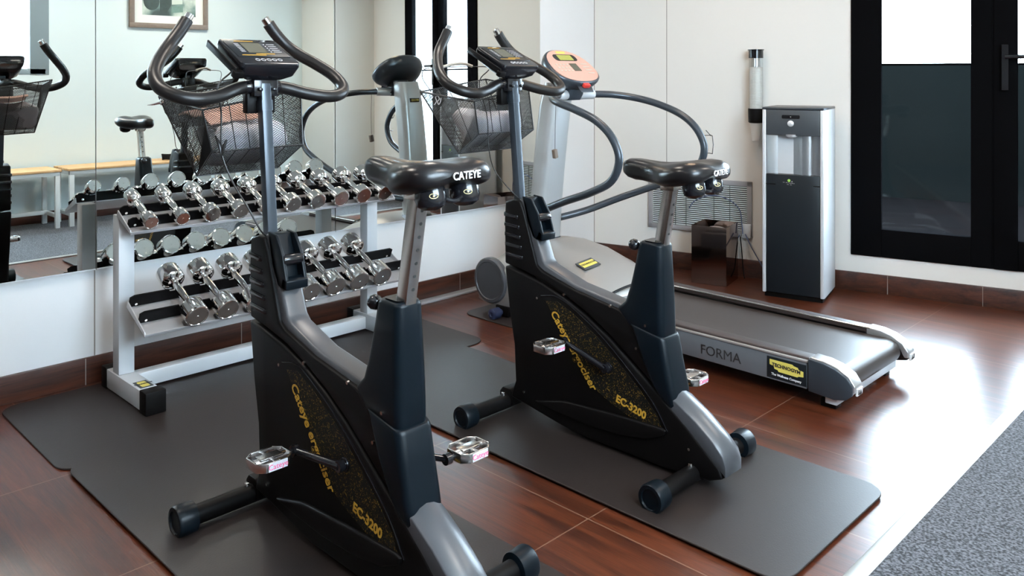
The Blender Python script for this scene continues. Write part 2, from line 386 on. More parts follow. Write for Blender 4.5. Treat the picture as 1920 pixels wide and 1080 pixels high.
def pedal(parent, c, side):
    c = Vector(c); bm = B()
    hx, hy, hz = .040, .048, .012
    ring = [(hx, -hy+.018), (hx, hy-.018), (hx-.016, hy), (-hx+.016, hy), (-hx, hy-.018), (-hx, -hy+.018), (-hx+.016, -hy), (hx-.016, -hy)]
    n = len(ring)
    for i in range(n):
        a, b_ = ring[i], ring[(i+1) % n]
        mid = ((a[0]+b_[0])/2, (a[1]+b_[1])/2); ln = math.hypot(b_[0]-a[0], b_[1]-a[1]); an = math.atan2(b_[1]-a[1], b_[0]-a[0])
        box(bm, (c.x+mid[0], c.y+mid[1], c.z), (ln+.004, .005, 2*hz), Matrix.Rotation(an, 3, 'Z'))
    cyl(bm, c+Vector((0, -hy, 0)), c+Vector((0, hy, 0)), .011, seg=14)
    box(bm, c+Vector((0, 0, .009)), (.030, .062, .006)); box(bm, c+Vector((0, 0, -.009)), (.030, .062, .006))
    for s in (-1, 1): box(bm, c+Vector((s*.026, 0, 0)), (.028, .012, .016))
    p = obj('pedal', bm, 'pedal_alloy', parent, .002, 2)
    bm = B(); box(bm, c+Vector((hx+.003, 0, 0)), (.003, .052, .020)); obj('pedal_plate', bm, 'silver_light', p)
    text('pedal_lettering', 'Cateye', .019, p, 'pink_print', c+Vector((hx+.0050, 0, 0)), (0, 1, 0), (0, 0, 1), .0005)
    return p
def bike(X, Y, dz, crank, label, second):
    t = thing('exercise_bike', label, 'exercise bike', (X, Y, .0125), 0, None)
    w = .050
    arc = [(-.39, .53), (-.30, .516), (-.2, .495), (-.1, .463), (0, .42), (.09, .37), (.17, .316), (.24, .268), (.31, .222), (.39, .165), (.46, .108)]
    # lower body
    bm = B(); prism(bm, arc+[(.50, .075), (.515, .045), (.47, .026), (.31, .012), (.1, .012), (-.06, .012), (-.28, .045), (-.36, .055), (-.335, .12), (-.342, .25), (-.365, .36)], -w, w)
    body = obj('body_shell', bm, 'black_plastic', t, .009, 3)
    # lower bulge of the flywheel cover
    for s in (-1, 1):
        bm = B(); prism(bm, [(-.235, .075), (-.13, .066), (.0, .060), (.14, .066), (.25, .085), (.315, .115), (.322, .135), (.30, .138), (.1, .128), (-.1, .112)], s*w*.9, s*(w+.010))
        obj('lower_fairing', bm, 'black_plastic', t, .006, 3)
    # upper body: neck and waist
    bm = B(); prism(bm, [(-.392, .537), (-.395, .70), (-.39, .765), (-.345, .778), (-.318, .775), (-.30, .74), (-.235, .553), (-.205, .537), (-.06, .498), (.13, .468), (.22, .43), (.285, .36), (.300, .30), (.30, .24), (.24, .276), (.17, .324), (.09, .378), (0, .428), (-.1, .471), (-.2, .503), (-.30, .524)], -w+.004, w-.004)
    obj('upper_shell', bm, 'black_plastic', t, .007, 3)
    bm = B(); prism(bm, [(-.34, .70), (-.33, .783), (-.292, .780), (-.272, .72), (-.212, .572), (-.195, .556), (-.06, .512), (.13, .484), (.20, .47), (.2, .42), (0, .43), (-.25, .5)], -w+.016, w-.016)
    obj('top_cover', bm, 'grey_plastic', t, .009, 3, label='grey cover over the neck and waist')
    # ribs beside the neck
    for k in range(5):
        bm = B(); z = .715-.036*k; pr = rrect(-.36+.004*k, 0, .038+.002*k, w+.002, .012, 3)
        loft(bm, [[(p[0], p[1], z+dz_+(.004 if p[0] < -.36 else -.002)) for p in pr] for dz_ in (-.0075, .0075)])
        obj('vent_rib', bm, 'black_gloss', t, .003, 2)
    # adjuster housing in the neck
    bm = B()
    for s in (-1, 1): prism(bm, [(-.315, .79), (-.272, .785), (-.238, .735), (-.216, .665), (-.222, .64), (-.26, .645), (-.29, .70)], s*.034, s*.024)
    prism(bm, [(-.232, .675), (-.212, .665), (-.214, .640), (-.25, .642)], -.034, .034); prism(bm, [(-.32, .785), (-.29, .785), (-.262, .72), (-.245, .66), (-.27, .66)], -.026, .026)
    hs = obj('adjuster_housing', bm, 'satin_black', t, .003, 2)
    bm = B(); cyl(bm, (-.244, -.030, .718), (-.244, .030, .718), .016); obj('adjuster_wheel', bm, 'black_gloss', hs, .002)
    # seat tube shroud: upper sleeve and lower sleeve
    def sec(x0, x1, hy, z, dzr=0, r=.022):
        cx = (x0+x1)/2; hx = (x1-x0)/2; rr = min(r, hx*.9, hy*.9)
        return [(p[0], p[1], z+dzr*(p[0]-cx)/hx) for p in rrect(cx, 0, hx, hy, rr, 5)]
    bm = B(); loft(bm, [sec(.205, .284, .036, .700), sec(.199, .289, .040, .692), sec(.185, .292, .043, .62), sec(.168, .295, .045, .55), sec(.150, .297, .046, .50), sec(.120, .298, .047, .466, -.006), sec(.16, .299, .047, .418, -.012)])
    obj('seat_tube_shroud', bm, 'satin_black', t, .003, 2)
    bm = B(); loft(bm, [sec(.17, .304, .051, .424, -.012), sec(.18, .309, .053, .414, -.012), sec(.22, .324, .0535, .33), sec(.262, .342, .0535, .255), sec(.285, .352, .052, .222, -.01), sec(.292, .350, .047, .208, -.012)])
    obj('rear_sleeve', bm, 'satin_black', t, .003, 2)
    bm = B(); loft(bm, [sec(.216, .279, .030, .704, 0, .012), sec(.218, .277, .028, .7, 0, .012)]); obj('collar', bm, 'black_gloss', t)
    # tail cover with a ridge along the middle
    bm = B(); hw = .047
    loft(bm, [[(x, -hw, zb), (x, -hw, z-.018), (x, -hw*.45, z-.004), (x, 0, z), (x, hw*.45, z-.004), (x, hw, z-.018), (x, hw, zb)] for (x, z, zb) in ((.30, .262, .16), (.35, .246, .15), (.42, .205, .12), (.48, .160, .08), (.512, .128, .06), (.522, .10, .05))])
    obj('tail_cover', bm, 'grey_plastic', t, .003, 2, label='grey ridged tail cover')
    # foot bars
    for x, nm in ((-.385, 'front_foot_bar'), (.412, 'rear_foot_bar')):
        bm = B(); cyl(bm, (x, -.245, .031), (x, .245, .031), .026, seg=24); fb = obj(nm, bm, 'black_plastic', t)
        for s in (-1, 1):
            bm = B(); lathe(bm, (x, s*.213, .031), (0, s, 0), [(0, .027), (.004, .0395), (.05, .0425), (.057, .039), (.058, .030), (.053, .028)], 28); obj('foot_cap', bm, 'satin_black', fb)
        bm = B(); prism(bm, [(x-.035, .02), (x+.035, .02), (x+.035, .06), (x+.02, .078), (x-.02, .078), (x-.035, .06)], -.045, .045); obj('bar_mount', bm, 'black_plastic', t, .004)
        for s in (-1, 1):
            bm = B(); cyl(bm, (x, s*.060, .050), (x, s*.060, .066), .007, seg=10); obj('bolt', bm, 'chrome', fb, .001)
    # side decals with lettering
    for s in (-1, 1):
        bm = B(); prism(bm, [(-.185, .437), (-.13, .446), (-.06, .42), (.047, .362), (.14, .295), (.22, .232), (.285, .170), (.305, .128), (.24, .118), (.10, .160), (.045, .185)], s*(w-.002), s*(w+.0012))
        dcl = obj('side_decal', bm, 'speckle', t, label='black decal with gold speckles')
        yy = s*(w+.0022)
        if s < 0:
            d = Vector((.64, 0, -.77)); p = Vector((.77, 0, .64))
            text('lettering', 'Cateye ergociser', .042, dcl, 'gold_print', (-.058, yy, .298), d, p, .0002, shear=.2, wscale=1.0, bold=.0009)
            text('model_lettering', 'EC-3200', .034, dcl, 'gold_print', (.185, yy, .168), (.975, 0, -.22), (.22, 0, .975), .0002, bold=.0012)
        else:
            text('lettering', 'Cateye ergociser', .042, dcl, 'gold_print', (-.058, yy, .298), (-.64, 0, .77), (.77, 0, .64), .0006, shear=.2, bold=.0009)
            text('model_lettering', 'EC-3200', .034, dcl, 'gold_print', (.185, yy, .168), (-.975, 0, .22), (.22, 0, .975), .0002, bold=.0012)
        # raised rim along the decal, and screws
        bm = B(); tube(bm, [(-.205, s*(w+.001), .452), (-.13, s*(w+.001), .462), (-.04, s*(w+.001), .428), (.07, s*(w+.001), .365), (.18, s*(w+.001), .283), (.27, s*(w+.001), .205), (.325, s*(w+.001), .13)], .0022, 6); obj('decal_rim', bm, 'black_gloss', t)
        for (x, z) in ((-.225, .44), (-.10, .475), (.205, .36), (.24, .44), (.10, .475), (-.29, .09), (.40, .10)):
            bm = B(); cyl(bm, (x, s*(w-.004), z), (x, s*(w+.002), z), .0045, seg=10); obj('screw', bm, 'steel_worn', t)
    # crank
    ax = Vector((.092, 0, .272)); ca, sa = math.cos(crank), math.sin(crank)
    bm = B(); cyl(bm, ax+Vector((0, -w-.018, 0)), ax+Vector((0, w+.018, 0)), .013); cyl(bm, ax+Vector((0, -w-.006, 0)), ax+Vector((0, w+.006, 0)), .018)
    obj('crank_axle', bm, 'black_gloss', t, .002)
    for s in (-1, 1):
        e_ = ax+Vector((s*ca*.168, 0, -s*sa*.168)); y0, y1 = s*(w+.016), s*(w+.041+(.045 if s > 0 else 0))
        bm = B(); tube(bm, [(ax.x, y0, ax.z), ((ax.x+e_.x)/2, (y0+y1)/2, (ax.z+e_.z)/2), (e_.x, y1, e_.z)], lambda q: .0115-.003*q, 10)
        cyl(bm, (ax.x, y0-.008*s, ax.z), (ax.x, y0+.008*s, ax.z), .0135); cyl(bm, (e_.x, y1-.008*s, e_.z), (e_.x, y1+.008*s, e_.z), .014); cyl(bm, (e_.x, y1, e_.z), (e_.x, y1+s*.025, e_.z), .007)
        c_ = obj('crank_arm', bm, 'black_gloss', t)
        pedal(t, (e_.x, y1+s*.072, e_.z), s)
    # seat post and seat
    p0, p1 = Vector((.262, 0, .66)), Vector((.262+.04*(1+dz*4), 0, .875+dz))
    bm = B(); d = (p1-p0).normalized(); a = Vector((0, 1, 0)); b_ = d.cross(a)
    pr = rrect(0, 0, .0195, .0165, .004, 2)
    loft(bm, [[p+b_*q[0]+a*q[1] for q in pr] for p in (p0, p1)]); po = obj('seat_post', bm, 'steel_worn', t)
    bm = B()
    n = 0
    while .075+.032*n < (p1-p0).length-.02:
        q = p0+d*(.075+.032*n); cyl(bm, q-b_*.0185, q-b_*.0203, .0042, seg=12); cyl(bm, q+b_*.0185, q+b_*.0203, .0042, seg=12); n += 1
    obj('post_holes', bm, 'black_print', po)
    bm = B(); lathe(bm, (.205, -.012, .680), (-.85, -.4, .12), [(0, .007), (.012, .007), (.014, .012), (.022, .0175), (.034, .0185), (.044, .013), (.048, .004)], 18); obj('adjusting_knob', bm, 'black_gloss', t)
    zz = p1.z
    bm = B(); box(bm, (p1.x, 0, zz+.012), (.05, .045, .034)); cyl(bm, (p1.x, -.034, zz+.018), (p1.x, .034, zz+.018), .012)
    for s in (-1, 1): tube(bm, [(.20, s*.012, zz+.040), (.27, s*.020, zz+.026), (.34, s*.022, zz+.028), (.42, s*.045, zz+.045)], .0035, 8)
    obj('seat_clamp', bm, 'steel_worn', t, .003)
    st = []
    # x, half width, top z, bottom z, groove
    S = [(.126, .010, .064, .044, 0), (.132, .022, .077, .030, 0), (.150, .031, .084, .020, 0), (.18, .037, .086, .014, .001), (.215, .042, .084, .010, .003), (.25, .050, .082, .006, .006), (.28, .066, .083, .002, .010), (.31, .088, .086, -.001, .013), (.34, .106, .091, .0, .015), (.375, .117, .097, .004, .016), (.41, .120, .101, .010, .015), (.44, .116, .099, .018, .012), (.460, .106, .092, .026, .008), (.472, .090, .080, .036, .004), (.478, .072, .068, .046, 0)]
    bm = B(); nseg = 36
    for (x, hw, zt, zb, g) in S:
        row = []
        for j in range(nseg):
            a_ = 2*PI*j/nseg; cx_, sn = math.cos(a_), math.sin(a_)
            ex = 2/2.6
            yy = hw*math.copysign(abs(cx_)**ex, cx_); zc = (zt+zb)/2; hz = (zt-zb)/2
            z_ = zc+hz*math.copysign(abs(sn)**ex, sn)
            if sn > 0: z_ -= g*math.exp(-(yy/(.35*hw))**2)
            else: z_ += (.026 if x > .27 else .012 if x > .2 else .003)*math.exp(-(yy/(.6*hw))**2)
            row.append((x+(0 if x < .4 else -.012*(yy/hw)**2), yy, z_+zz-.0))
        st.append(row)
    loft(bm, st); seat = obj('seat', bm, 'seat_vinyl', t, smooth=80)
    text('seat_lettering', 'CATEYE', .024, seat, 'white_print', (.4775, .004, zz+.063), (-.06, 1, 0), (0, 0, 1), .0012, bold=.0003)
    for s in (-1, 1):
        bm = B(); lathe(bm, (.415, s*.050, zz+.040), (.12, 0, -1), [(0, .030), (.01, .034), (.03, .036), (.045, .031), (.053, .018), (.055, .002)], 24); bp_ = obj('seat_bumper', bm, 'black_gloss', t)
        bm = B(); ea = math.radians(28); ed = Vector((math.cos(ea), -math.sin(ea), 0)); et = Vector((math.sin(ea), math.cos(ea), 0)); c = Vector((.4175, s*.050, zz+.022))+ed*.0362; tube(bm, [c+ed*(-.0016*abs(math.cos(q)))+et*(.0095*math.cos(q))+Vector((0, 0, .0052*math.sin(q))) for q in [2*PI*i/12 for i in range(13)]], .0009, 6, 2); lathe(bm, c-ed*.002, ed, [(0, .002), (.003, .002)], 10)
        obj('eye_emblem', bm, 'pale_gold', bp_)
    bm = B(); tube(bm, [(.435, -.03, zz+.012), (.44, 0, zz+.004), (.435, .03, zz+.012)], .0055, 8); obj('seat_bridge', bm, 'black_gloss', t)
    # stem
    q0, q1 = Vector((-.352, 0, .70)), Vector((-.402, 0, 1.245)); d = (q1-q0).normalized(); b_ = d.cross(a)
    bm = B(); pr = rrect(0, 0, .0155, .0155, .003, 2); loft(bm, [[p+b_*q[0]+a*q[1] for q in pr] for p in (q0, q1)]); obj('stem', bm, 'post_grey', t)
    bm = B(); pr = rrect(0, 0, .018, .018, .004, 2); qq = q0+d*.43; loft(bm, [[p+b_*q[0]+a*q[1] for q in pr] for p in (qq, qq+d*.03)]); obj('stem_sleeve', bm, 'gunmetal', t)
    bm = B(); box(bm, (-.408, 0, 1.195), (.05, .075, .05)); cyl(bm, (-.41, -.055, 1.197), (-.41, .055, 1.197), .019)
    for s in (-1, 1): cyl(bm, (-.378, s*.022, 1.19), (-.37, s*.022, 1.19), .006, seg=10)
    obj('bar_clamp', bm, 'black_gloss', t, .004)
    path = [(-.41, .03, 1.199), (-.408, .075, 1.193), (-.385, .14, 1.175), (-.372, .205, 1.166), (-.385, .258, 1.174), (-.425, .290, 1.197), (-.475, .286, 1.232), (-.525, .255, 1.267), (-.565, .222, 1.295), (-.592, .19, 1.325), (-.604, .158, 1.362), (-.610, .134, 1.396)]
    for s in (-1, 1):
        P = [(x, y*s, z) for x, y, z in path]
        bm = B(); tube(bm, P, .0190, 18, 8); hb = obj('handlebar', bm, 'foam_black', t)
        e0, e1 = Vector(P[-2]), Vector(P[-1]); dd = (e1-e0).normalized()
        bm = B(); lathe(bm, e1, dd, [(-.005, .013), (.020, .013), (.021, .0105), (.0205, .008), (.012, .006)], 20); obj('end_plug', bm, 'chrome', hb)
    # console
    cb = Matrix.Rotation(math.radians(26), 3, 'Y')
    cc = Vector((-.418, -.006, 1.290))
    def cp(x, y, z): return cc+cb @ Vector((x, y, z))
    bm = B(); loft(bm, [[cp(p[0], p[1], z) for p in rrect(ox, 0, hx, hy, .014, 4)] for (z, hx, hy, ox) in ((-.050, .045, .060, .02), (-.032, .078, .086, .0), (.0, .086, .094, 0), (.012, .084, .092, 0))])
    con = obj('console', bm, 'black_gloss', t, .003, 2)
    bm = B(); box(bm, cp(-.014, 0, .0125), (.105, .165, .002), cb); obj('keypad', bm, 'dark_panel', con, .0005)
    bm = B(); box(bm, cp(-.020, -.008, .014), (.066, .062, .002), cb); obj('display', bm, 'lcd', con)
    bm = B()
    for k in range(5): box(bm, cp(-.045+.013*k, .035, .0142), (.004, .004, .0014), cb); box(bm, cp(-.045+.013*k, .056, .0142), (.0025, .026, .001), cb)
    for k in range(7): box(bm, cp(-.048+.009*k, -.052, .0142), (.002, .014, .001), cb)
    for k in range(5):
        c = cp(.060, -.034+.0175*k, .0126); tube(bm, [c+cb @ Vector((.0065*math.cos(q), .0065*math.sin(q), .001)) for q in [2*PI*i/10 for i in range(11)]], .0011, 5, 2)
    obj('button_marks', bm, 'grey_print', con)
    for a1, ln in (((.021, .010, .0142), .060), ((-.066, -.02, .0142), .060), ((.030, -.03, .0142), .075)):
        bm = B(); box(bm, cp(*a1), (.0025, ln, .001), cb); obj('gold_line', bm, 'gold_print', con)
    # sheet holder on the left of the console
    bm = B(); box(bm, cp(-.01, -.108, -.012), (.19, .006, .022), cb); box(bm, cp(.085, -.10, -.02), (.02, .03, .02), cb); obj('sheet_holder', bm, 'black_plastic', t, .002)
    # sensor cable
    bm = B()
    if not second:
        tube(bm, [(-.40, -.10, 1.24), (-.38, -.15, 1.20), (-.40, -.13, 1.13), (-.40, -.13, 1.05), (-.395, -.128, 1.00), (-.37, -.11, .93), (-.33, -.085, .86), (-.31, -.06, .80), (-.33, -.03, .775)], .0025, 8)
        tube(bm, [(-.425, -.135, 1.06), (-.405, -.133, 1.035), (-.397, -.129, 1.0)], lambda q: .002+.003*math.sin(PI*q), 8)
        tube(bm, [(-.385, -.120, 1.05), (-.392, -.126, 1.03), (-.397, -.129, 1.0)], lambda q: .002+.003*math.sin(PI*q), 8)
    else:
        tube(bm, [(-.43, -.09, 1.25), (-.45, -.12, 1.20), (-.43, -.10, 1.08), (-.42, -.10, .96), (-.41, -.08, .88), (-.36, -.05, .81), (-.34, -.02, .775)], .002, 8)
    obj('sensor_cable', bm, 'wire_black', t)
    # basket
    RL, FL, FR, RR = (-.415, -.178, 1.135), (-.735, -.165, 1.165), (-.70, .150, 1.212), (-.475, .168, 1.185)
    CL, CR = (-.430, -.142, 1.015), (-.430, .150, 1.018)
    BL, BR = (-.555, -.128, .935), (-.525, .118, .942)
    bm = B()
    for q in ((RL, RR, CR, CL), (FL, FR, BR, BL), (CL, CR, BR, BL)): mesh_panel(bm, q)
    mid = lambda a, b_, t_: tuple(Vector(a)*(1-t_)+Vector(b_)*t_)
    mesh_panel(bm, (RL, FL, BL, CL)); mesh_panel(bm, (RR, FR, BR, CR))
    bs = obj('basket', bm, 'wire_black', t)
    bm = B(); tube(bm, [RL, FL, FR, RR, RL], .0030, 8, smooth=False); tube(bm, [CL, CR, BR, BL, CL], .0026, 8, smooth=False)
    for a1, b1 in ((RL, CL), (FL, BL), (FR, BR), (RR, CR)): tube(bm, [a1, b1], .0026, 8, smooth=False)
    for q in (.25, .40, .62, .80):
        tube(bm, [mid(RL, RR, q), mid(CL, CR, q), mid(BL, BR, q), mid(FL, FR, q)], .0016, 6, smooth=False)
    for q in (.35, .7): tube(bm, [mid(RL, FL, q), mid(CL, BL, q)], .0014, 6, smooth=False)
    obj('basket_frame', bm, 'wire_black', bs)
    bm = B(); box(bm, (-.425, 0, 1.15), (.03, .09, .06)); obj('basket_bracket', bm, 'black_plastic', bs, .004)
    if second:
        bm = B(); tube(bm, [(-.70, -.14, 1.165), (-.735, -.155, 1.22), (-.73, -.14, 1.255), (-.69, -.05, 1.262), (-.62, .09, 1.262), (-.585, .13, 1.245), (-.57, .13, 1.20)], .0018, 8); hd = obj('basket_handle', bm, 'wire_black', bs)
        bm = B(); tube(bm, [(-.70, -.08, 1.262), (-.685, -.04, 1.272), (-.665, .0, 1.274), (-.65, .03, 1.264)], .006, 10); obj('handle_grip', bm, 'grip_beige', hd)
        bm = B(); R_ = Matrix.Rotation(math.radians(45), 3, 'Y'); box(bm, (-.63, -.164, 1.135), (.052, .003, .052), R_); tg = obj('basket_tag', bm, 'black_print', bs)
        bm = B(); c = Vector((-.63, -.167, 1.135)); tube(bm, [c+Vector(q) for q in ((-.018, 0, -.018), (-.006, 0, -.004), (-.012, 0, .010), (.002, 0, .016), (.010, 0, .004), (.0, 0, -.004), (.006, 0, -.016), (.016, 0, -.006), (.020, 0, .010))], .0018, 6); obj('tag_emblem', bm, 'white_print', tg)
    else:
        bm = B(); lathe(bm, (-.716, -.160, 1.150), (-.3, -.9, .1), [(0, .010), (.004, .012), (.009, .009), (.010, .002)], 16); tube(bm, [(-.71, -.17, 1.148), (-.73, -.185, 1.142), (-.735, -.20, 1.14)], lambda q: .004*(1-q)+.0008, 8); obj('basket_clip', bm, 'chrome', bs)
    return t
BK1 = bike(-1.84, 1.24, .075, math.radians(-2), 'nearest black exercise bike, its mesh basket facing the dumbbell rack', False)
BK2 = bike(-1.80, 2.235, .0, math.radians(21), 'second black exercise bike, between the nearest bike and the treadmill', True)

# soft things lying in the baskets
def crumple(name, m, c, s, seed, label, cat, amp=.25, rot=(0, 0, 0), group=None):
    rnd = random.Random(seed); bm = B(); bmesh.ops.create_icosphere(bm, subdivisions=4, radius=1)
    ph = [(rnd.uniform(2, 6), rnd.uniform(2, 6), rnd.uniform(2, 6), rnd.uniform(0, 6)) for _ in range(6)]
    for v in bm.verts:
        q = sum(math.sin(a*v.co.x+b_*v.co.y+c_*v.co.z+d_) for a, b_, c_, d_ in ph)/6
        v.co *= 1+amp*q
        v.co = Vector([math.copysign(abs(v.co[i])**.8, v.co[i])*s[i] for i in range(3)])
    R = Euler(rot).to_matrix(); bmesh.ops.transform(bm, matrix=R.to_4x4(), verts=bm.verts)
    o = obj(name, bm, m, None, smooth=180); o.location = c
    return tag(o, label, cat, group)
def towel(X, Y, seed, label):
    rnd = random.Random(seed); bm = B()
    prof = [(-.447, 1.030), (-.540, .957), (-.585, 1.01), (-.632, 1.065), (-.59, 1.095), (-.52, 1.085), (-.455, 1.075)]
    ys = [-.115, -.10, -.05, 0, .05, .10, .118]; sc_ = [.72, .97, 1, 1, 1, .97, .75]
    cx, cz = -.53, 1.03; rows = []
    for y, k in zip(ys, sc_):
        rows.append([(X+cx+(px-cx)*k, Y+y+.004, cz+(pz-cz)*k+(rnd.uniform(-.012, .016) if pz > 1.06 else 0)) for px, pz in prof])
    loft(bm, rows); bmesh.ops.recalc_face_normals(bm, faces=bm.faces)
    bmesh.ops.subdivide_edges(bm, edges=bm.edges, cuts=2, use_grid_fill=True, smooth=.35)
    for v in bm.verts:
        q = math.sin(61*v.co.x+43*v.co.y+seed)+math.sin(47*v.co.y-71*v.co.z)+math.sin(90*v.co.z+30*v.co.x)
        d = (v.co-Vector((X+cx, Y, cz))); v.co -= d.normalized()*(.0022*(q+3)*.5)
    bmesh.ops.translate(bm, verts=bm.verts, vec=(-X-cx, -Y, -cz))
    o = obj('gym_towel', bm, 'towel', None, smooth=180); o.location = (X+cx, Y, cz+.0125); return tag(o, label, 'towel')
towel(-1.84, 1.24, 3, 'crumpled pale towel in the basket of the nearest bike')
towel(-1.80, 2.235, 5, 'crumpled pale towel in the basket of the second bike')
bm = B()
loft(bm, [[(-.08+.16*i/8, y, .012*math.sin(i/8*PI)+.006*math.sin(i*1.3)+t_) for i in range(9)]+[(-.08+.16*i/8, y, .012*math.sin(i/8*PI)+.006*math.sin(i*1.3)+t_-.004) for i in range(8, -1, -1)] for y, t_ in ((-.10, 0), (-.03, .006), (.04, .003), (.10, .010))])
o = obj('leaflet', bm, 'leaflet', None, smooth=60); o.location = (-2.415, 1.205, 1.122); o.rotation_euler = (.05, .12, .15)
tag(o, 'salmon-coloured folded leaflet lying on the towel in the nearest basket', 'leaflet')

# ------------------------------------------------------------------ dumbbell rack
RK = thing('dumbbell_rack', 'white steel two-tier dumbbell rack with black notched saddles', 'rack', (-3.3, 1.85, .0066))
def rk(name, bm, m, bevel=0, label=None, parent=None):
    bmesh.ops.translate(bm, verts=bm.verts, vec=(3.3, -1.85, -.0066)); return obj(name, bm, m, parent or RK, bevel, label=label)
for i, y in enumerate((1.272, 2.432)):
    bm = B(); bx2(bm, (-3.46, y-.034, .012), (-3.125, y+.034, .085)); ft = rk('foot', bm, 'steel_paint', .003)
    for (xa, xb) in ((-3.13, -3.07), (-3.505, -3.455)):
        bm = B(); bx2(bm, (xa, y-.038, .0068), (xb, y+.038, .090)); rk('foot_cap', bm, 'black_plastic', .004, parent=ft)
    bm = B(); bx2(bm, (-3.405, y-.030, .085), (-3.345, y+.030, .70)); rk('upright', bm, 'steel_paint', .003)
    if i == 0:
        bm = B(); bx2(bm, (-3.225, y-.024, .0855), (-3.15, y+.024, .0870)); bd = rk('badge', bm, 'dark_grey_panel', parent=ft)
        bm = B(); prism(bm, rrect(-3.187, y, .030, .015, .006, 3), .0871, .0878, 'z'); rk('badge_plate', bm, 'yellow', parent=bd)
        text('badge_lettering', 'TECHNOGYM', .0105, bd, 'black_print', (-3.187+3.3, y-1.85, .0885-.0066), (0, 1, 0), (-1, 0, 0), .0004, bold=.0003)
bm = B(); bx2(bm, (-3.405, 1.306, .015), (-3.35, 2.398, .072)); rk('cross_beam', bm, 'steel_paint', .003)
TY0, TY1 = 1.236, 2.468
def tray(A, Bp, ys, ls, off, depth):
    A = Vector((A[0], 0, A[1])); Bp = Vector((Bp[0], 0, Bp[1])); u = (Bp-A).normalized(); n = Vector((u.z, 0, -u.x)); Ln = (Bp-A).length
    # n points up/forward
    if n.z < 0: n = -n
    def q(a, h): v = A+u*a+n*h; return (v.x, v.z)
    bm = B(); prism(bm, [q(.018, -off-.002), q(.018, -off+.010), q(.022, -off+.010), q(.022, -off), q(Ln-ls+.006, -off), q(Ln-ls+.006, -off-.003), q(.022, -off-.003)], TY0, TY1)
    tr_ = rk('tray', bm, 'tray_paint', .0008)
    for a in (ls, Ln-ls):
        bm = B(); prof = [(TY0+.012, -off+.002)]
        prof = [(TY1-.004, -off+.001), (TY0+.004, -off+.001), (TY0+.004, -.018), (TY0+.02, -.010)]
        for y in ys:
            prof += [(y-.030, -.010), (y-.022, -.022), (y-.012, -.0225-depth), (y+.012, -.0225-depth), (y+.022, -.022), (y+.030, -.010)]
        prof += [(TY1-.02, -.010), (TY1-.004, -.018)]
        p0 = lambda y, h, a_: A+u*a_+n*h+Vector((0, y, 0))
        loft(bm, [[p0(y, h, a_) for y, h in prof] for a_ in (a-.003, a+.003)]); rk('saddle', bm, 'black_frame')
        bm = B()
        for y in (TY0+.03, TY1-.03, (TY0+TY1)/2): cyl(bm, p0(y, -off+.012, a-.006), p0(y, -off+.012, a+.006), .005, seg=10)
        rk('saddle_bolts', bm, 'chrome')
    for y in (TY0+.002, TY1-.002):
        bm = B(); prism(bm, [q(.018, -off-.002), q(.03, -off+.012), q(Ln-ls+.006, -off+.022), q(Ln-ls+.006, -off-.003)], y-.002, y+.002); rk('end_plate', bm, 'tray_paint')
    for y in (1.272, 2.432):
        y_ = y+(.034 if y < 2 else -.034)
        bm = B(); v0 = A+u*(Ln*.5)-n*(off+.002); v1 = A+u*(Ln-ls)-n*(off+.002); prism(bm, [(v0.x, v0.z), (v1.x, v1.z), (-3.35, v1.z+.005), (-3.35, v1.z-.06)], y_-.003, y_+.003); rk('bracket', bm, 'tray_paint')
    return A, u, n
UY = [1.300+.1207*i for i in range(10)]
LY = [1.415+.1219*i for i in range(8)]
tray((-3.176, .687), (-3.385, .775), UY, .068, .052, .0)
tray((-3.04, .339), (-3.313, .465), LY, .100, .060, .0)
UR = [.0275, .0285, .034, .035, .037, .038, .039, .040, .041, .041]
LR = [.045, .045, .046, .046, .047, .047, .048, .048]
ORD = ['first', 'second', 'third', 'fourth', 'fifth', 'sixth', 'seventh', 'eighth', 'ninth', 'tenth']
def dumbbell(A, Bp, y, r, hl, label, group, tone):
    A = Vector((A[0], y, A[1])); Bp = Vector((Bp[0], y, Bp[1])); Ln = (Bp-A).length
    t = thing('dumbbell', label, 'dumbbell', (A+Bp)/2, group=group)
    t.rotation_euler = (Bp-A).to_track_quat('X', 'Z').to_euler()
    h = Ln/2
    bm = B(); m_ = h-hl
    lathe(bm, (0, 0, 0), (1, 0, 0), [(-m_-.006, r*.5), (-m_, .0155), (-m_+.014, .0125), (-m_*.5, .0142), (0, .0155), (m_*.5, .0142), (m_-.014, .0125), (m_, .0155), (m_+.006, r*.5)], 24); obj('handle', bm, 'chrome', t)
    for s in (-1, 1):
        bm = B(); lathe(bm, (s*(h-hl), 0, 0), (s, 0, 0), [(-.008, r*.55), (-.004, r*.72), (0, r*.90), (.004, r*.985), (.008, r), (hl-.006, r), (hl-.001, r*.94), (hl, r*.86), (hl-.0015, r*.83), (hl-.0015, .0038), (hl-.0005, .003), (hl-.0005, .0003)], 32)
        obj('head', bm, 'chrome', t, smooth=24)
    return t
for i, y in enumerate(UY):
    dumbbell((-3.176, .687), (-3.385, .775), y, UR[i], .050, 'chrome dumbbell, %s from the left on the upper rack tray' % ORD[i], 'chrome dumbbells on the upper tray', 0)
for i, y in enumerate(LY):
    dumbbell((-3.04, .339), (-3.313, .465), y, LR[i], .070, 'heavier chrome dumbbell, %s from the left on the lower rack tray' % ORD[i], 'chrome dumbbells on the lower tray', 0)

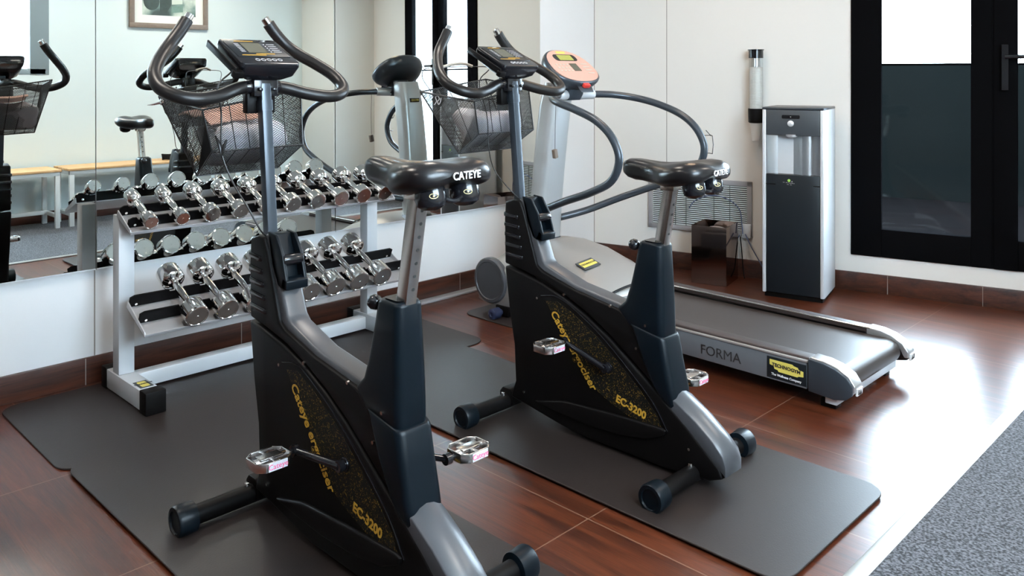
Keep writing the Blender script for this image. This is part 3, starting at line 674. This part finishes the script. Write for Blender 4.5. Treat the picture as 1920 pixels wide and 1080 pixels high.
# ------------------------------------------------------------------ treadmill
TM = thing('treadmill', 'silver treadmill with black running belt along the far wall', 'treadmill', (-2.2, 3.33, .0))
def tm(name, bm, m, bevel=0, seg=2, label=None, parent=None, smooth=38):
    bmesh.ops.translate(bm, verts=bm.verts, vec=(2.2, -3.33, 0)); return obj(name, bm, m, parent or TM, bevel, seg, label=label, smooth=smooth)
TZ = .183
for s in (-1, 1):
    yo, yi = 3.33+s*.305, 3.33+s*.235
    # side rail: painted flank
    bm = B(); prism(bm, [(-2.75, .075), (-1.425, .062), (-1.425, .168), (-2.75, .178)], yo, yo-s*.03); fl = tm('side_rail', bm, 'flank_grey', .004)
    bm = B(); prism(bm, [(-2.75, .168), (-1.42, .162), (-1.42, .171), (-2.75, .177)], yo+s*.004, yo-s*.02); tm('rail_trim', bm, 'hood_silver', .003, parent=fl)
    bm = B(); prism(bm, [(-2.72, .166), (-1.415, .158), (-1.415, .179), (-2.72, .190)], yo-s*.008, yi); tm('foot_rail', bm, 'rail_brown', .006, 3)
    if s > 0:
        bm = B(); cyl(bm, (-2.7, yi-.001, .186), (-1.40, yi-.001, .180), .0045, seg=10); tm('inner_strip', bm, 'chrome')
    # rounded end cap
    pr = [(-1.418, .058), (-1.418, .178), (-1.36, .174), (-1.315, .163), (-1.275, .142), (-1.252, .112), (-1.252, .082), (-1.275, .060), (-1.32, .050)]
    bm = B(); prism(bm, pr, yo+s*.003, yo-s*.012); tm('end_cap', bm, 'gunmetal', .004)
    bm = B(); prism(bm, [(-1.415, .150), (-1.415, .184), (-1.36, .180), (-1.312, .168), (-1.268, .145), (-1.245, .113), (-1.246, .090), (-1.262, .088), (-1.28, .12), (-1.33, .15)], yo-s*.008, yi-s*.004); ec = tm('end_guard', bm, 'guard_metal', .004, 3)
    bm = B(); box(bm, (-1.243, yo-s*.04, .092), (.006, .045, .026), Matrix.Rotation(.1, 3, 'Y')); tm('guard_label', bm, 'white_print', parent=ec)
    bm = B(); prism(bm, [(yo-s*.055, .082), (yo-s*.045, .100), (yo-s*.035, .082)], -1.2385, -1.2405, 'x'); box(bm, (-1.2395, yo-s*.028, .092), (.002, .008, .018)); tm('label_mark', bm, 'black_print', parent=ec)
# belt loop
bm = B()
bel = [(-2.75, .158)]+[(-1.325+.047*math.sin(a), .108+.047*math.cos(a)) for a in [PI*i/10 for i in range(11)]]+[(-2.75, .068)]
prism(bm, bel, 3.33-.232, 3.33+.232); tm('running_belt', bm, 'belt', smooth=50)
bm = B(); bx2(bm, (-1.36, 3.33-.29, .025), (-1.315, 3.33+.29, .068)); tm('rear_crossmember', bm, 'silver_light', .003)
for s in (-1, 1):
    bm = B(); bx2(bm, (-1.39, 3.33+s*.24-.025, 0), (-1.33, 3.33+s*.24+.025, .03)); tm('foot', bm, 'black_plastic', .004)
# lettering on the near flank
yN = 3.33-.305
fr_ = bpy.data.objects.new('flank_lettering', None); bpy.data.objects.remove(fr_)
text('flank_lettering', 'FORMA', .056, TM, 'black_print', (-1.79+2.2, yN-3.33-.0010, .108), (1, 0, -.0), (0, 0, 1), .0006, wscale=1.0)
bm = B(); bx2(bm, (-1.585, yN-.0012, .070), (-1.425, yN, .152)); bdg = tm('maker_badge', bm, 'dark_panel', .0003)
bm = B(); prism(bm, [(-1.573, .142), (-1.573, .122), (-1.556, .118), (-1.553, .108), (-1.54, .106), (-1.536, .100), (-1.46, .098), (-1.455, .102), (-1.436, .104), (-1.436, .124), (-1.455, .127), (-1.458, .134), (-1.475, .137), (-1.48, .141)], yN-.0014, yN-.0020); tm('badge_plate', bm, 'yellow', parent=bdg)
text('badge_lettering', 'TECHNOGYM', .0185, bdg, 'black_print', (-1.505+2.2, yN-3.33-.0026, .121), (1, 0, -.05), (.05, 0, 1), .0004, bold=.0006)
text('small_lettering', 'The Wellness Company', .0125, bdg, 'white_print', (-1.505+2.2, yN-3.33-.0020, .085), (1, 0, -.03), (.03, 0, 1), .0004, bold=.0003)
# motor hood
def hood_sec(x, zt, hy, zb, crown):
    pts = []
    n_ = 14
    for i in range(n_+1):
        q = -1+2*i/n_; pts.append((x, 3.33+hy*math.copysign(abs(q)**.85, q), zb+(zt-zb)*(1-crown*abs(q)**3.2)))
    pts += [(x, 3.33+hy, zb-.0), (x, 3.33-hy, zb)]
    return pts
bm = B()
H_ = [(-2.42, .192, .275, .165, .3), (-2.50, .245, .285, .13, .42), (-2.62, .310, .292, .10, .48), (-2.75, .355, .297, .08, .50), (-2.88, .375, .30, .07, .48), (-3.0, .37, .30, .06, .42), (-3.12, .335, .30, .055, .36), (-3.2, .275, .295, .055, .3), (-3.245, .20, .285, .06, .2), (-3.255, .12, .27, .07, .1)]
loft(bm, [hood_sec(*h_) for h_ in H_]); hood = tm('motor_hood', bm, 'hood_silver', .004, 2, smooth=60)
bm = B()
for h_ in H_[:1]: pass
tube(bm, [(-2.44, 3.33+y, .195+.03*(1-(y/.27)**2)) for y in (-.27, -.2, -.1, 0, .1, .2, .27)], .006, 8); tm('hood_lip', bm, 'black_plastic')
for s in (-1, 1):
    bm = B(); lathe(bm, (-3.135, 3.33+s*.285, .175), (0, s, 0), [(0, .118), (.022, .118), (.030, .110), (.031, .098), (.027, .095), (.0275, .002)], 36); tm('side_disc', bm, 'grey_plastic')
    bm = B(); lathe(bm, (-3.05, 3.33+s*.30, .030), (0, s, 0), [(0, .014), (.03, .014), (.03, .028), (.075, .028), (.08, .022), (.081, .012), (.075, .010)], 20); tm('front_wheel', bm, 'blue_rubber')
    bm = B(); bx2(bm, (-3.09, 3.33+s*.20, .012), (-3.0, 3.33+s*.31, .06)); tm('wheel_bracket', bm, 'black_plastic', .003)
bm = B(); hb_ = Matrix.Rotation(math.radians(-16), 3, 'Y')
# badge lying on the near slope of the hood
from mathutils.bvhtree import BVHTree
tb = B(); loft(tb, [hood_sec(*h_) for h_ in H_]); bmesh.ops.triangulate(tb, faces=tb.faces); bv = BVHTree.FromBMesh(tb)
hit, nrm, _, _ = bv.ray_cast(Vector((-2.63, 3.205, 1)), Vector((0, 0, -1))); tb.free()
if nrm.z < 0: nrm = -nrm
yd = Vector((0, 1, 0)); xd_ = Vector((0, 1, 0)) - nrm*nrm.y; xd_.normalize(); yd_ = nrm.cross(xd_)
RB = Matrix((xd_, yd_, nrm)).transposed()
bm = B(); box(bm, hit+nrm*.003, (.115, .068, .006), RB); hbg = tm('hood_badge', bm, 'dark_grey_panel', .001)
bm = B(); box(bm, hit+nrm*.0065, (.098, .040, .002), RB); tm('hood_badge_plate', bm, 'yellow', parent=hbg)
text('hood_badge_lettering', 'TECHNOGYM', .0155, hbg, 'black_print', hit+nrm*.008-Vector((-2.2, 3.33, 0)), xd_, yd_, .0004, bold=.0004)
# mast
bm = B(); ms = []
for (x, z, hx, hy) in ((-3.035, .33, .052, .088), (-3.02, .55, .055, .088), (-3.0, .75, .057, .086), (-2.975, .95, .06, .083), (-2.955, 1.08, .062, .08), (-2.93, 1.2, .055, .075)):
    ms.append([(p[0], p[1], z) for p in rrect(x, 3.33, hx, hy, .038, 6)])
loft(bm, ms); tm('mast', bm, 'silver_paint', smooth=50)
bm = B(); loft(bm, [[(p[0], p[1], z) for p in rrect(-3.03, 3.33, .075+k, .112+k, .05, 6)] for z, k in ((.325, 0), (.345, 0), (.352, -.006), (.375, -.02))]); tm('mast_collar', bm, 'gunmetal')
bm = B(); box(bm, (-3.0, 3.33, 1.085), (.009, .07, .025)); bmesh.ops.translate(bm, verts=bm.verts, vec=(-.017, 0, 0)); mb_ = tm('mast_badge', bm, 'dark_panel')
bm = B(); box(bm, (-3.023, 3.33, 1.085), (.002, .058, .015)); tm('mast_badge_plate', bm, 'yellow', parent=mb_)
# handrails
for s in (-1, 1):
    P = [(-2.86, 3.33+s*.02, 1.135), (-2.82, 3.33+s*.12, 1.138), (-2.76, 3.33+s*.24, 1.135), (-2.66, 3.33+s*.33, 1.115), (-2.53, 3.33+s*.35, 1.083), (-2.40, 3.33+s*.35, 1.035), (-2.31, 3.33+s*.35, .965), (-2.268, 3.33+s*.35, .87), (-2.31, 3.33+s*.35, .77), (-2.43, 3.33+s*.35, .705), (-2.60, 3.33+s*.345, .643), (-2.77, 3.33+s*.31, .575), (-2.90, 3.33+s*.21, .51), (-2.985, 3.33+s*.10, .475), (-3.01, 3.33+s*.05, .47)]
    bm = B(); tube(bm, P, .0185, 16, 6); hr = tm('handrail', bm, 'gunmetal')
    bm = B(); tube(bm, [(-2.84, 3.33+s*.05, 1.137), (-2.81, 3.33+s*.14, 1.139)], .026, 16, smooth=False); tm('rail_collar', bm, 'silver_light', .004, parent=hr)
# wire cup clip on the far rail
bm = B(); c = Vector((-2.27, 3.70, .89))
for z in (-.045, .045): tube(bm, [c+Vector((-.02, 0, z)), c+Vector((.0, .03, z)), c+Vector((.03, .01, z))], .002, 6, smooth=False)
tube(bm, [c+Vector((.03, .01, -.045)), c+Vector((.034, .012, 0)), c+Vector((.03, .01, .045)), c+Vector((.0, .035, .048)), c+Vector((-.02, .03, .07))], .002, 6, smooth=False); tm('wire_clip', bm, 'wire_black')
# console: tilted egg-shaped head
tilt = math.radians(40); RC = Matrix.Rotation(tilt, 3, 'Y'); cc = Vector((-2.845, 3.33, 1.285))
# local: u across (world Y), v up the face, w out of the face
xd_ = Vector((0, 1, 0)); wd = Vector((math.sin(tilt), 0, math.cos(tilt))); vd = wd.cross(xd_)
if vd.z < 0: vd = -vd
def tc_(u, v, w_): return cc+xd_*u+vd*v+wd*w_
def egg(k, n_=40):
    out = []
    for i in range(n_):
        a_ = 2*PI*i/n_; u = math.cos(a_); v = math.sin(a_)
        out.append((k*.175*(1-.10*v)*math.copysign(abs(u)**.85, u), k*.135*math.copysign(abs(v)**.85, v)))
    return out
bm = B(); loft(bm, [[tc_(u, v, w_) for u, v in egg(k)] for k, w_ in ((.62, -.075), (.85, -.062), (.96, -.04), (1, -.015), (.985, .0), (.94, .004))]); con = tm('console', bm, 'gunmetal', smooth=60)
bm = B(); loft(bm, [[tc_(u, v, w_) for u, v in egg(.92)] for w_ in (.003, .006)]); tm('console_face', bm, 'console_face', parent=con, label='salmon control face')
RM = Matrix((xd_, vd, wd)).transposed()
bm = B(); loft(bm, [[tc_(u, v, w_) for u, v in rrect(.0, .062, .088, .026, .022, 5)] for w_ in (.005, .0075)]); ds = tm('display', bm, 'black_gloss', parent=con)
bm = B(); loft(bm, [[tc_(u, v, w_) for u, v in rrect(.0, .062, .055, .021, .004, 2)] for w_ in (.0075, .0083)]); tm('display_digits', bm, 'lcd_green', parent=con)
bm = B(); loft(bm, [[tc_(u, v, w_) for u, v in rrect(.015, -.015, .028, .030, .002, 1)] for w_ in (.005, .0075)]); tm('small_window', bm, 'lcd', parent=con)
bm = B(); loft(bm, [[tc_(u, v, w_) for u, v in rrect(-.0, .105, .035, .008, .004, 2)] for w_ in (.005, .0072)]); tm('logo_plate', bm, 'yellow', parent=con)
bm = B()
for i in range(4):
    for j in range(3): box(bm, tc_(-.115+.028*i, .018-.024*j-.012, .0065), (.016, .010, .002), RM); 
for j in range(4): box(bm, tc_(.105, .012-.024*j, .0065), (.05, .008, .002), RM)
tm('buttons', bm, 'grip_beige', .0005, parent=con)
bm = B(); box(bm, tc_(.0, -.138, -.01), (.045, .028, .02), RM); tm('stop_button', bm, 'red_plastic', .003, parent=con, label='red stop button')
bm = B(); loft(bm, [[tc_(u, v, w_) for u, v in rrect(.0, vv, hw, .012, .006, 3)] for w_, vv, hw in ((-.02, -.13, .055), (-.03, -.16, .05))]); loft(bm, [[Vector((p[0], p[1], z)) for p in rrect(x, 3.33, hx, hy, .02, 4)] for x, z, hx, hy in ((-2.84, 1.21, .05, .06), (-2.845, 1.14, .045, .055), (-2.86, 1.11, .045, .05))]); tm('console_neck', bm, 'gunmetal', .003)
bm = B(); tube(bm, [(-2.80, 3.16, 1.13), (-2.80, 3.155, 1.0), (-2.802, 3.155, .87)], .0012, 6); cord = tm('safety_cord', bm, 'wire_black')
bm = B(); box(bm, (-2.802, 3.155, .845), (.020, .024, .045), Matrix.Rotation(.2, 3, 'X')); tm('safety_clip', bm, 'frame_wood', .003, parent=cord)

# ------------------------------------------------------------------ water dispenser (stands parallel to the back wall)
def oblique(name, label, cat, s, d, z=0, group=None):
    p = bw(s, d, z); return thing(name, label, cat, p, ANG, group)
FRc = Vector((-1.985, 4.425, 0)); ctr = FRc-E_*.165-N_*.165
WD = thing('water_dispenser', 'tall silver and black water dispenser against the back wall', 'water dispenser', ctr, ANG)
hx, hy, H = .165, .165, 1.06
bm = B(); bx2(bm, (-hx, -hy+.02, .02), (-hx+.022, hy, H-.012)); bx2(bm, (hx-.022, -hy+.02, .02), (hx, hy, H-.012)); bx2(bm, (-hx, hy-.02, .02), (hx, hy, H-.012)); bx2(bm, (-hx+.02, -hy+.05, .02), (hx-.02, hy, H-.015))
for s in (-1, 1): bx2(bm, (s*hx, -hy-.004, .025), (s*(hx-.020), -hy+.025, H-.012))
obj('cabinet', bm, 'silver_light', WD, .005, 3)
bm = B(); bx2(bm, (-hx-.001, -hy-.006, H-.014), (hx+.001, hy, H)); obj('top_lid', bm, 'gunmetal', WD, .006, 3)
bm = B(); bx2(bm, (-hx+.021, -hy-.002, H-.155), (hx-.021, -hy+.055, H-.014)); obj('control_panel', bm, 'dark_grey_panel', WD, .003)
bm = B(); prism(bm, rrect(-.01, H-.052, .048, .010, .006, 3), -hy-.0035, -hy, 'y'); obj('indicator_window', bm, 'black_gloss', WD)
bm = B(); lathe(bm, (-.01, -hy-.001, H-.089), (0, -1, 0), [(0, .017), (.006, .017), (.009, .013), (.0095, .001)], 24); obj('dispense_button', bm, 'silver_light', WD)
bm = B(); box(bm, (-.01, -hy-.0042, H-.052), (.004, .001, .004)); obj('indicator_light', bm, 'white_print', WD)
# recess with two rounded bays
bm = B()
secs = []
for z in (H-.375, H-.155):
    row = []
    for i in range(25):
        q = i/24; x = -hx+.021+q*(2*hx-.042)
        if q < .66: dep = .010+.050*math.sin(PI*min(q/.66, 1))**.8 if q > 0 else .01
        else: dep = .010+.040*math.sin(PI*(q-.66)/.34)**.8
        row.append((x, -hy+dep, z))
    row += [(hx-.021, hy-.03, z), (-hx+.021, hy-.03, z)]; secs.append(row)
loft(bm, secs); obj('drip_recess', bm, 'recess_metal', WD, smooth=50)
bm = B(); lathe(bm, (-.01, -hy+.02, H-.150), (0, 0, -1), [(0, .035), (.012, .030), (.018, .018), (.02, .001)], 20); obj('nozzle_cover', bm, 'silver_light', WD)
bm = B(); prism(bm, [(-hx+.021, -hy-.002), (-.06, -hy-.006), (.06, -hy-.008), (hx-.021, -hy-.002), (hx-.021, -hy+.055), (-hx+.021, -hy+.055)], .03, H-.372, 'z'); obj('front_door', bm, 'dark_panel', WD, .003)
bm = B(); bx2(bm, (-hx+.021, -hy-.0045, H-.43), (hx-.021, -hy, H-.425)); obj('door_seam', bm, 'black_gloss', WD)
bm = B(); lathe(bm, (-.018, -hy-.0075, H-.403), (0, -1, 0), [(0, .008), (.001, .008)], 14); lg = obj('logo', bm, mat('logo_green', (.35, .65, .10), .4), WD)
bm = B()
for k, (x, z, w_, h_) in enumerate(((-.034, 0, .010, .002), (-.020, -.001, .004, .004), (-.011, -.002, .004, .003), (-.001, -.003, .004, .004), (.006, -.003, .003, .004), (.013, -.003, .004, .004), (.021, -.004, .004, .003), (-.012, -.011, .010, .0018), (.004, -.012, .009, .0018), (.008, .006, .002, .007), (.012, .006, .002, .006))):
    box(bm, (-.012+x, -hy-.0082, H-.414+z), (w_, .0008, h_))
obj('logo_lettering', bm, 'grey_print', lg)
bm = B(); bx2(bm, (-hx+.01, -hy+.015, 0), (hx-.01, hy-.01, .03)); obj('plinth', bm, 'black_plastic', WD)

# cup dispenser on the wall
CD = oblique('cup_dispenser', 'clear tube cup dispenser on the wall left of the water dispenser', 'cup dispenser', 1.075, .075, .84)
bm = B(); lathe(bm, (0, 0, .19), (0, 0, 1), [(0, .042), (.34, .042), (.34, .040), (0, .040)], 32)
bm2 = B(); 
bm.free(); bm = B(); seg = 32
loft(bm, [[(r*math.cos(2*PI*j/seg), r*math.sin(2*PI*j/seg), z) for j in range(seg)] for r, z in ((.042, .19), (.042, .50), (.040, .50), (.040, .19))], cap=False); bm2.free()
obj('tube', bm, 'clear_plastic', CD)
bm = B(); lathe(bm, (0, 0, .50), (0, 0, 1), [(0, .043), (.045, .043), (.048, .048), (.052, .048), (.053, .002)], 32); obj('top_cap', bm, 'black_gloss', CD)
bm = B(); loft(bm, [[(r*math.cos(2*PI*j/seg), r*math.sin(2*PI*j/seg), z) for j in range(seg)] for r, z in ((.036, .11), (.044, .115), (.046, .195), (.043, .197), (.0425, .12))], cap=False); box(bm, (.0, .058, .15), (.03, .03, .07)); obj('collar', bm, 'black_plastic', CD)
bm = B(); box(bm, (0, .06, .52), (.02, .03, .02)); obj('wall_bracket', bm, 'black_plastic', CD)
bm = B(); lathe(bm, (0, 0, .115), (0, 0, 1), [(0, .0352), (.02, .0358), (.15, .0365), (.33, .037), (.332, .030)], 28)
for k in range(38): lathe(bm, (0, 0, .135+.008*k), (0, 0, 1), [(0, .0360), (.002, .0385), (.004, .0360)], 28)
o = obj('cup_stack', bm, 'cup_white', None); o.location = CD.location; o.rotation_euler = CD.rotation_euler; tag(o, 'stack of white cups inside the clear tube on the wall', 'cups'); o['kind'] = 'stuff'
bm = B(); lathe(bm, (0, 0, 0), (0, 0, 1), [(0, .019), (.003, .0215), (.01, .022), (.105, .0345), (.11, .0352), (.113, .034)], 28); o = obj('paper_cup', bm, 'cup_white', None); o.location = CD.location; o.rotation_euler = CD.rotation_euler
tag(o, 'lowest white paper cup sticking out under the clear tube', 'cup')

# wall grille
GR = oblique('wall_grille', 'white louvred heater grille low on the back wall', 'grille', .71, 0, .25)
gw, gh = .335, .335
bm = B()
for s in (-1, 1): bx2(bm, (s*gw, -.016, 0), (s*(gw-.030), 0, gh))
bx2(bm, (-gw, -.016, 0), (gw, 0, .03)); bx2(bm, (-gw, -.016, gh-.03), (gw, 0, gh)); obj('grille_frame', bm, 'grille_grey', GR, .002)
bm = B()
for k in range(22):
    z = .036+.0125*k; box(bm, (0, -.009, z), (2*gw-.06, .006, .0050), Matrix.Rotation(.3, 3, 'X'))
obj('louvres', bm, 'bench_frame', GR)
bm = B(); bx2(bm, (-gw+.03, -.003, .03), (gw-.03, -.0005, gh-.03))
obj('grille_back', bm, 'black_frame', GR)
bm = B()
for x in (-.15, -.08, .10, .20): bx2(bm, (x-.0015, -.0165, .03), (x+.0015, -.014, gh-.03))
obj('louvre_rods', bm, 'dark_grey_panel', GR)

# socket and cords right of the grille
bm = B(); box(bm, (0, -.006, 0), (.055, .012, .085)); o = obj('wall_socket', bm, 'steel_paint', None, .003); p = bw(1.005, .017, .285); o.location = p; o.rotation_euler = (0, 0, ANG); tag(o, 'grey socket box at the lower right corner of the grille', 'socket')
def cord(pts, r, m, label):
    bm = B(); p0 = bw(*pts[0]); tube(bm, [bw(*q)-p0 for q in pts], r, 8); o = obj('power_cord', bm, m, None); o.location = p0; return tag(o, label, 'cord', 'cords by the grille')
cord([(.66, .04, .40), (.70, .04, .45), (.80, .045, .49), (.90, .05, .475), (.97, .05, .42), (.985, .045, .33), (.99, .045, .27)], .0035, 'cable_blue', 'dark cord arching over the heater grille')
cord([(.97, .035, .26), (.94, .045, .21), (.90, .045, .16), (.86, .04, .12), (.82, .04, .05)], .0033, 'cable_blue', 'dark cord running from the socket down behind the steel bin')
cord([(1.005, .045, .27), (1.04, .05, .20), (1.09, .06, .12), (1.14, .09, .05), (1.17, .12, .012)], .0035, 'cable_blue', 'dark cord running from the socket towards the water dispenser')
cord([(.975, .045, .25), (.985, .05, .17), (.995, .055, .06), (1.01, .08, .007)], .0035, 'black_frame', 'thin cord hanging straight down from the socket to the floor')

# waste bin
c0 = Vector((-2.75, 4.32, 0)); cb_ = c0+E_*.105-N_*.12
WB = thing('waste_bin', 'square mirror-polished steel waste bin below the grille', 'bin', cb_, ANG)
bm = B(); a_, d_, h_ = .105, .12, .345
loft(bm, [rr for rr in ([(x*k, y*k2, z) for x, y in ((-a_, -d_), (a_, -d_), (a_, d_), (-a_, d_))] for k, k2, z in ((1, 1, .002), (1, 1, h_), (.97, .975, h_), (.97, .975, .01)))], cap=True)
obj('bin_body', bm, mat('bin_steel', (.33, .28, .27), .06, 1), WB)
crumple('bin_liner', 'bag_liner', cb_+Vector((0, 0, .27)), (.078, .09, .055), 9, 'crumpled pale bag showing at the top of the steel bin', 'bag', amp=.2, rot=(0, 0, ANG))

# ------------------------------------------------------------------ benches on the opposite wall (seen in the mirror)
def bench(y0, y1, label):
    t = thing('bench', label, 'bench', (.545, (y0+y1)/2, .006), 0, 'low benches along the opposite wall'); L_ = (y1-y0)/2
    for k, x in enumerate((-.145, -.048, .048, .145)):
        bm = B(); box(bm, (x, 0, .472), (.088, 2*L_, .020)); obj('seat_slat', bm, 'bench_wood', t, .004)
    for s in (-1, 1):
        for x in (-.165, .165):
            bm = B(); bx2(bm, (x-.016, s*(L_-.012), 0), (x+.016, s*(L_-.048), .43)); obj('leg', bm, 'bench_frame', t, .002)
        bm = B(); bx2(bm, (-.15, s*(L_-.016), .085), (.15, s*(L_-.044), .115)); bx2(bm, (-.18, s*(L_-.012), .43), (.18, s*(L_-.048), .462)); obj('end_rail', bm, 'bench_frame', t, .002)
    bm = B()
    for x in (-.165, .165): bx2(bm, (x-.016, -L_+.012, .43), (x+.016, L_-.012, .462))
    bx2(bm, (.06, -L_+.03, .09), (.09, L_-.03, .12)); obj('long_rail', bm, 'bench_frame', t, .002)
bench(1.0, 2.335, 'white framed bench with wooden slats, nearest the window in the mirror')
bench(2.385, 3.72, 'white framed wooden slat bench under the framed picture')
bm = B()
for k in range(5): tube(bm, [(.045*math.cos(q)*(1-.06*k), .050*math.sin(q)*(1+.04*k), .010+.010*k+.004*math.sin(2*q+k)) for q in [2*PI*i/14 for i in range(15)]], .0055, 8, 2)
o = obj('skipping_rope', bm, 'black_plastic', None); o.location = (.50, 3.28, .488); tag(o, 'black coiled skipping rope lying on the bench', 'skipping rope')
# framed picture
PC = thing('framed_picture', 'framed black and white photograph hanging above the bench', 'picture', (OX-.001, 3.41, 2.02))
hw_, hh = .375, .31
bm = B()
for s in (-1, 1): bx2(bm, (-.03, s*hw_, -hh+.0452), (0, s*(hw_-.045), hh-.0452)); bx2(bm, (-.03, -hw_, s*hh), (0, hw_, s*(hh-.045)))
obj('frame', bm, 'frame_wood', PC, .0015)
bm = B(); bx2(bm, (-.012, -hw_+.03, -hh+.03), (-.002, hw_-.03, hh-.03)); obj('mount', bm, 'mat_board', PC)
bm = B(); bx2(bm, (-.0135, -hw_+.12, -hh+.12), (-.0121, hw_-.12, hh-.12)); obj('print', bm, 'print', PC)

def shade(pts, m_, name):
    bm = B(); prism(bm, pts, -.0150, -.0137, 'x'); obj(name, bm, m_, PC)
mat('print_dark', (.035, .055, .048), .7, noise=(30, .5)); mat('print_pale', (.62, .70, .62), .7, noise=(20, .1)); mat('print_mid', (.16, .26, .22), .7, noise=(30, .3))
shade([(-.17+.075*math.cos(q), -.06+.085*math.sin(q)) for q in [2*PI*i/20 for i in range(20)]], 'print_dark', 'print_shape')
shade([(-.09, -.15), (-.10, .17), (.02, .18), (.015, -.09), (-.03, -.165)], 'print_dark', 'print_shape')
shade([(.02, -.10), (.02, -.16), (.13, -.15), (.13, -.085)], 'print_mid', 'print_shape')
shade([(.022, -.082), (.022, .03), (.125, .04), (.125, -.072)], 'print_pale', 'print_shape')
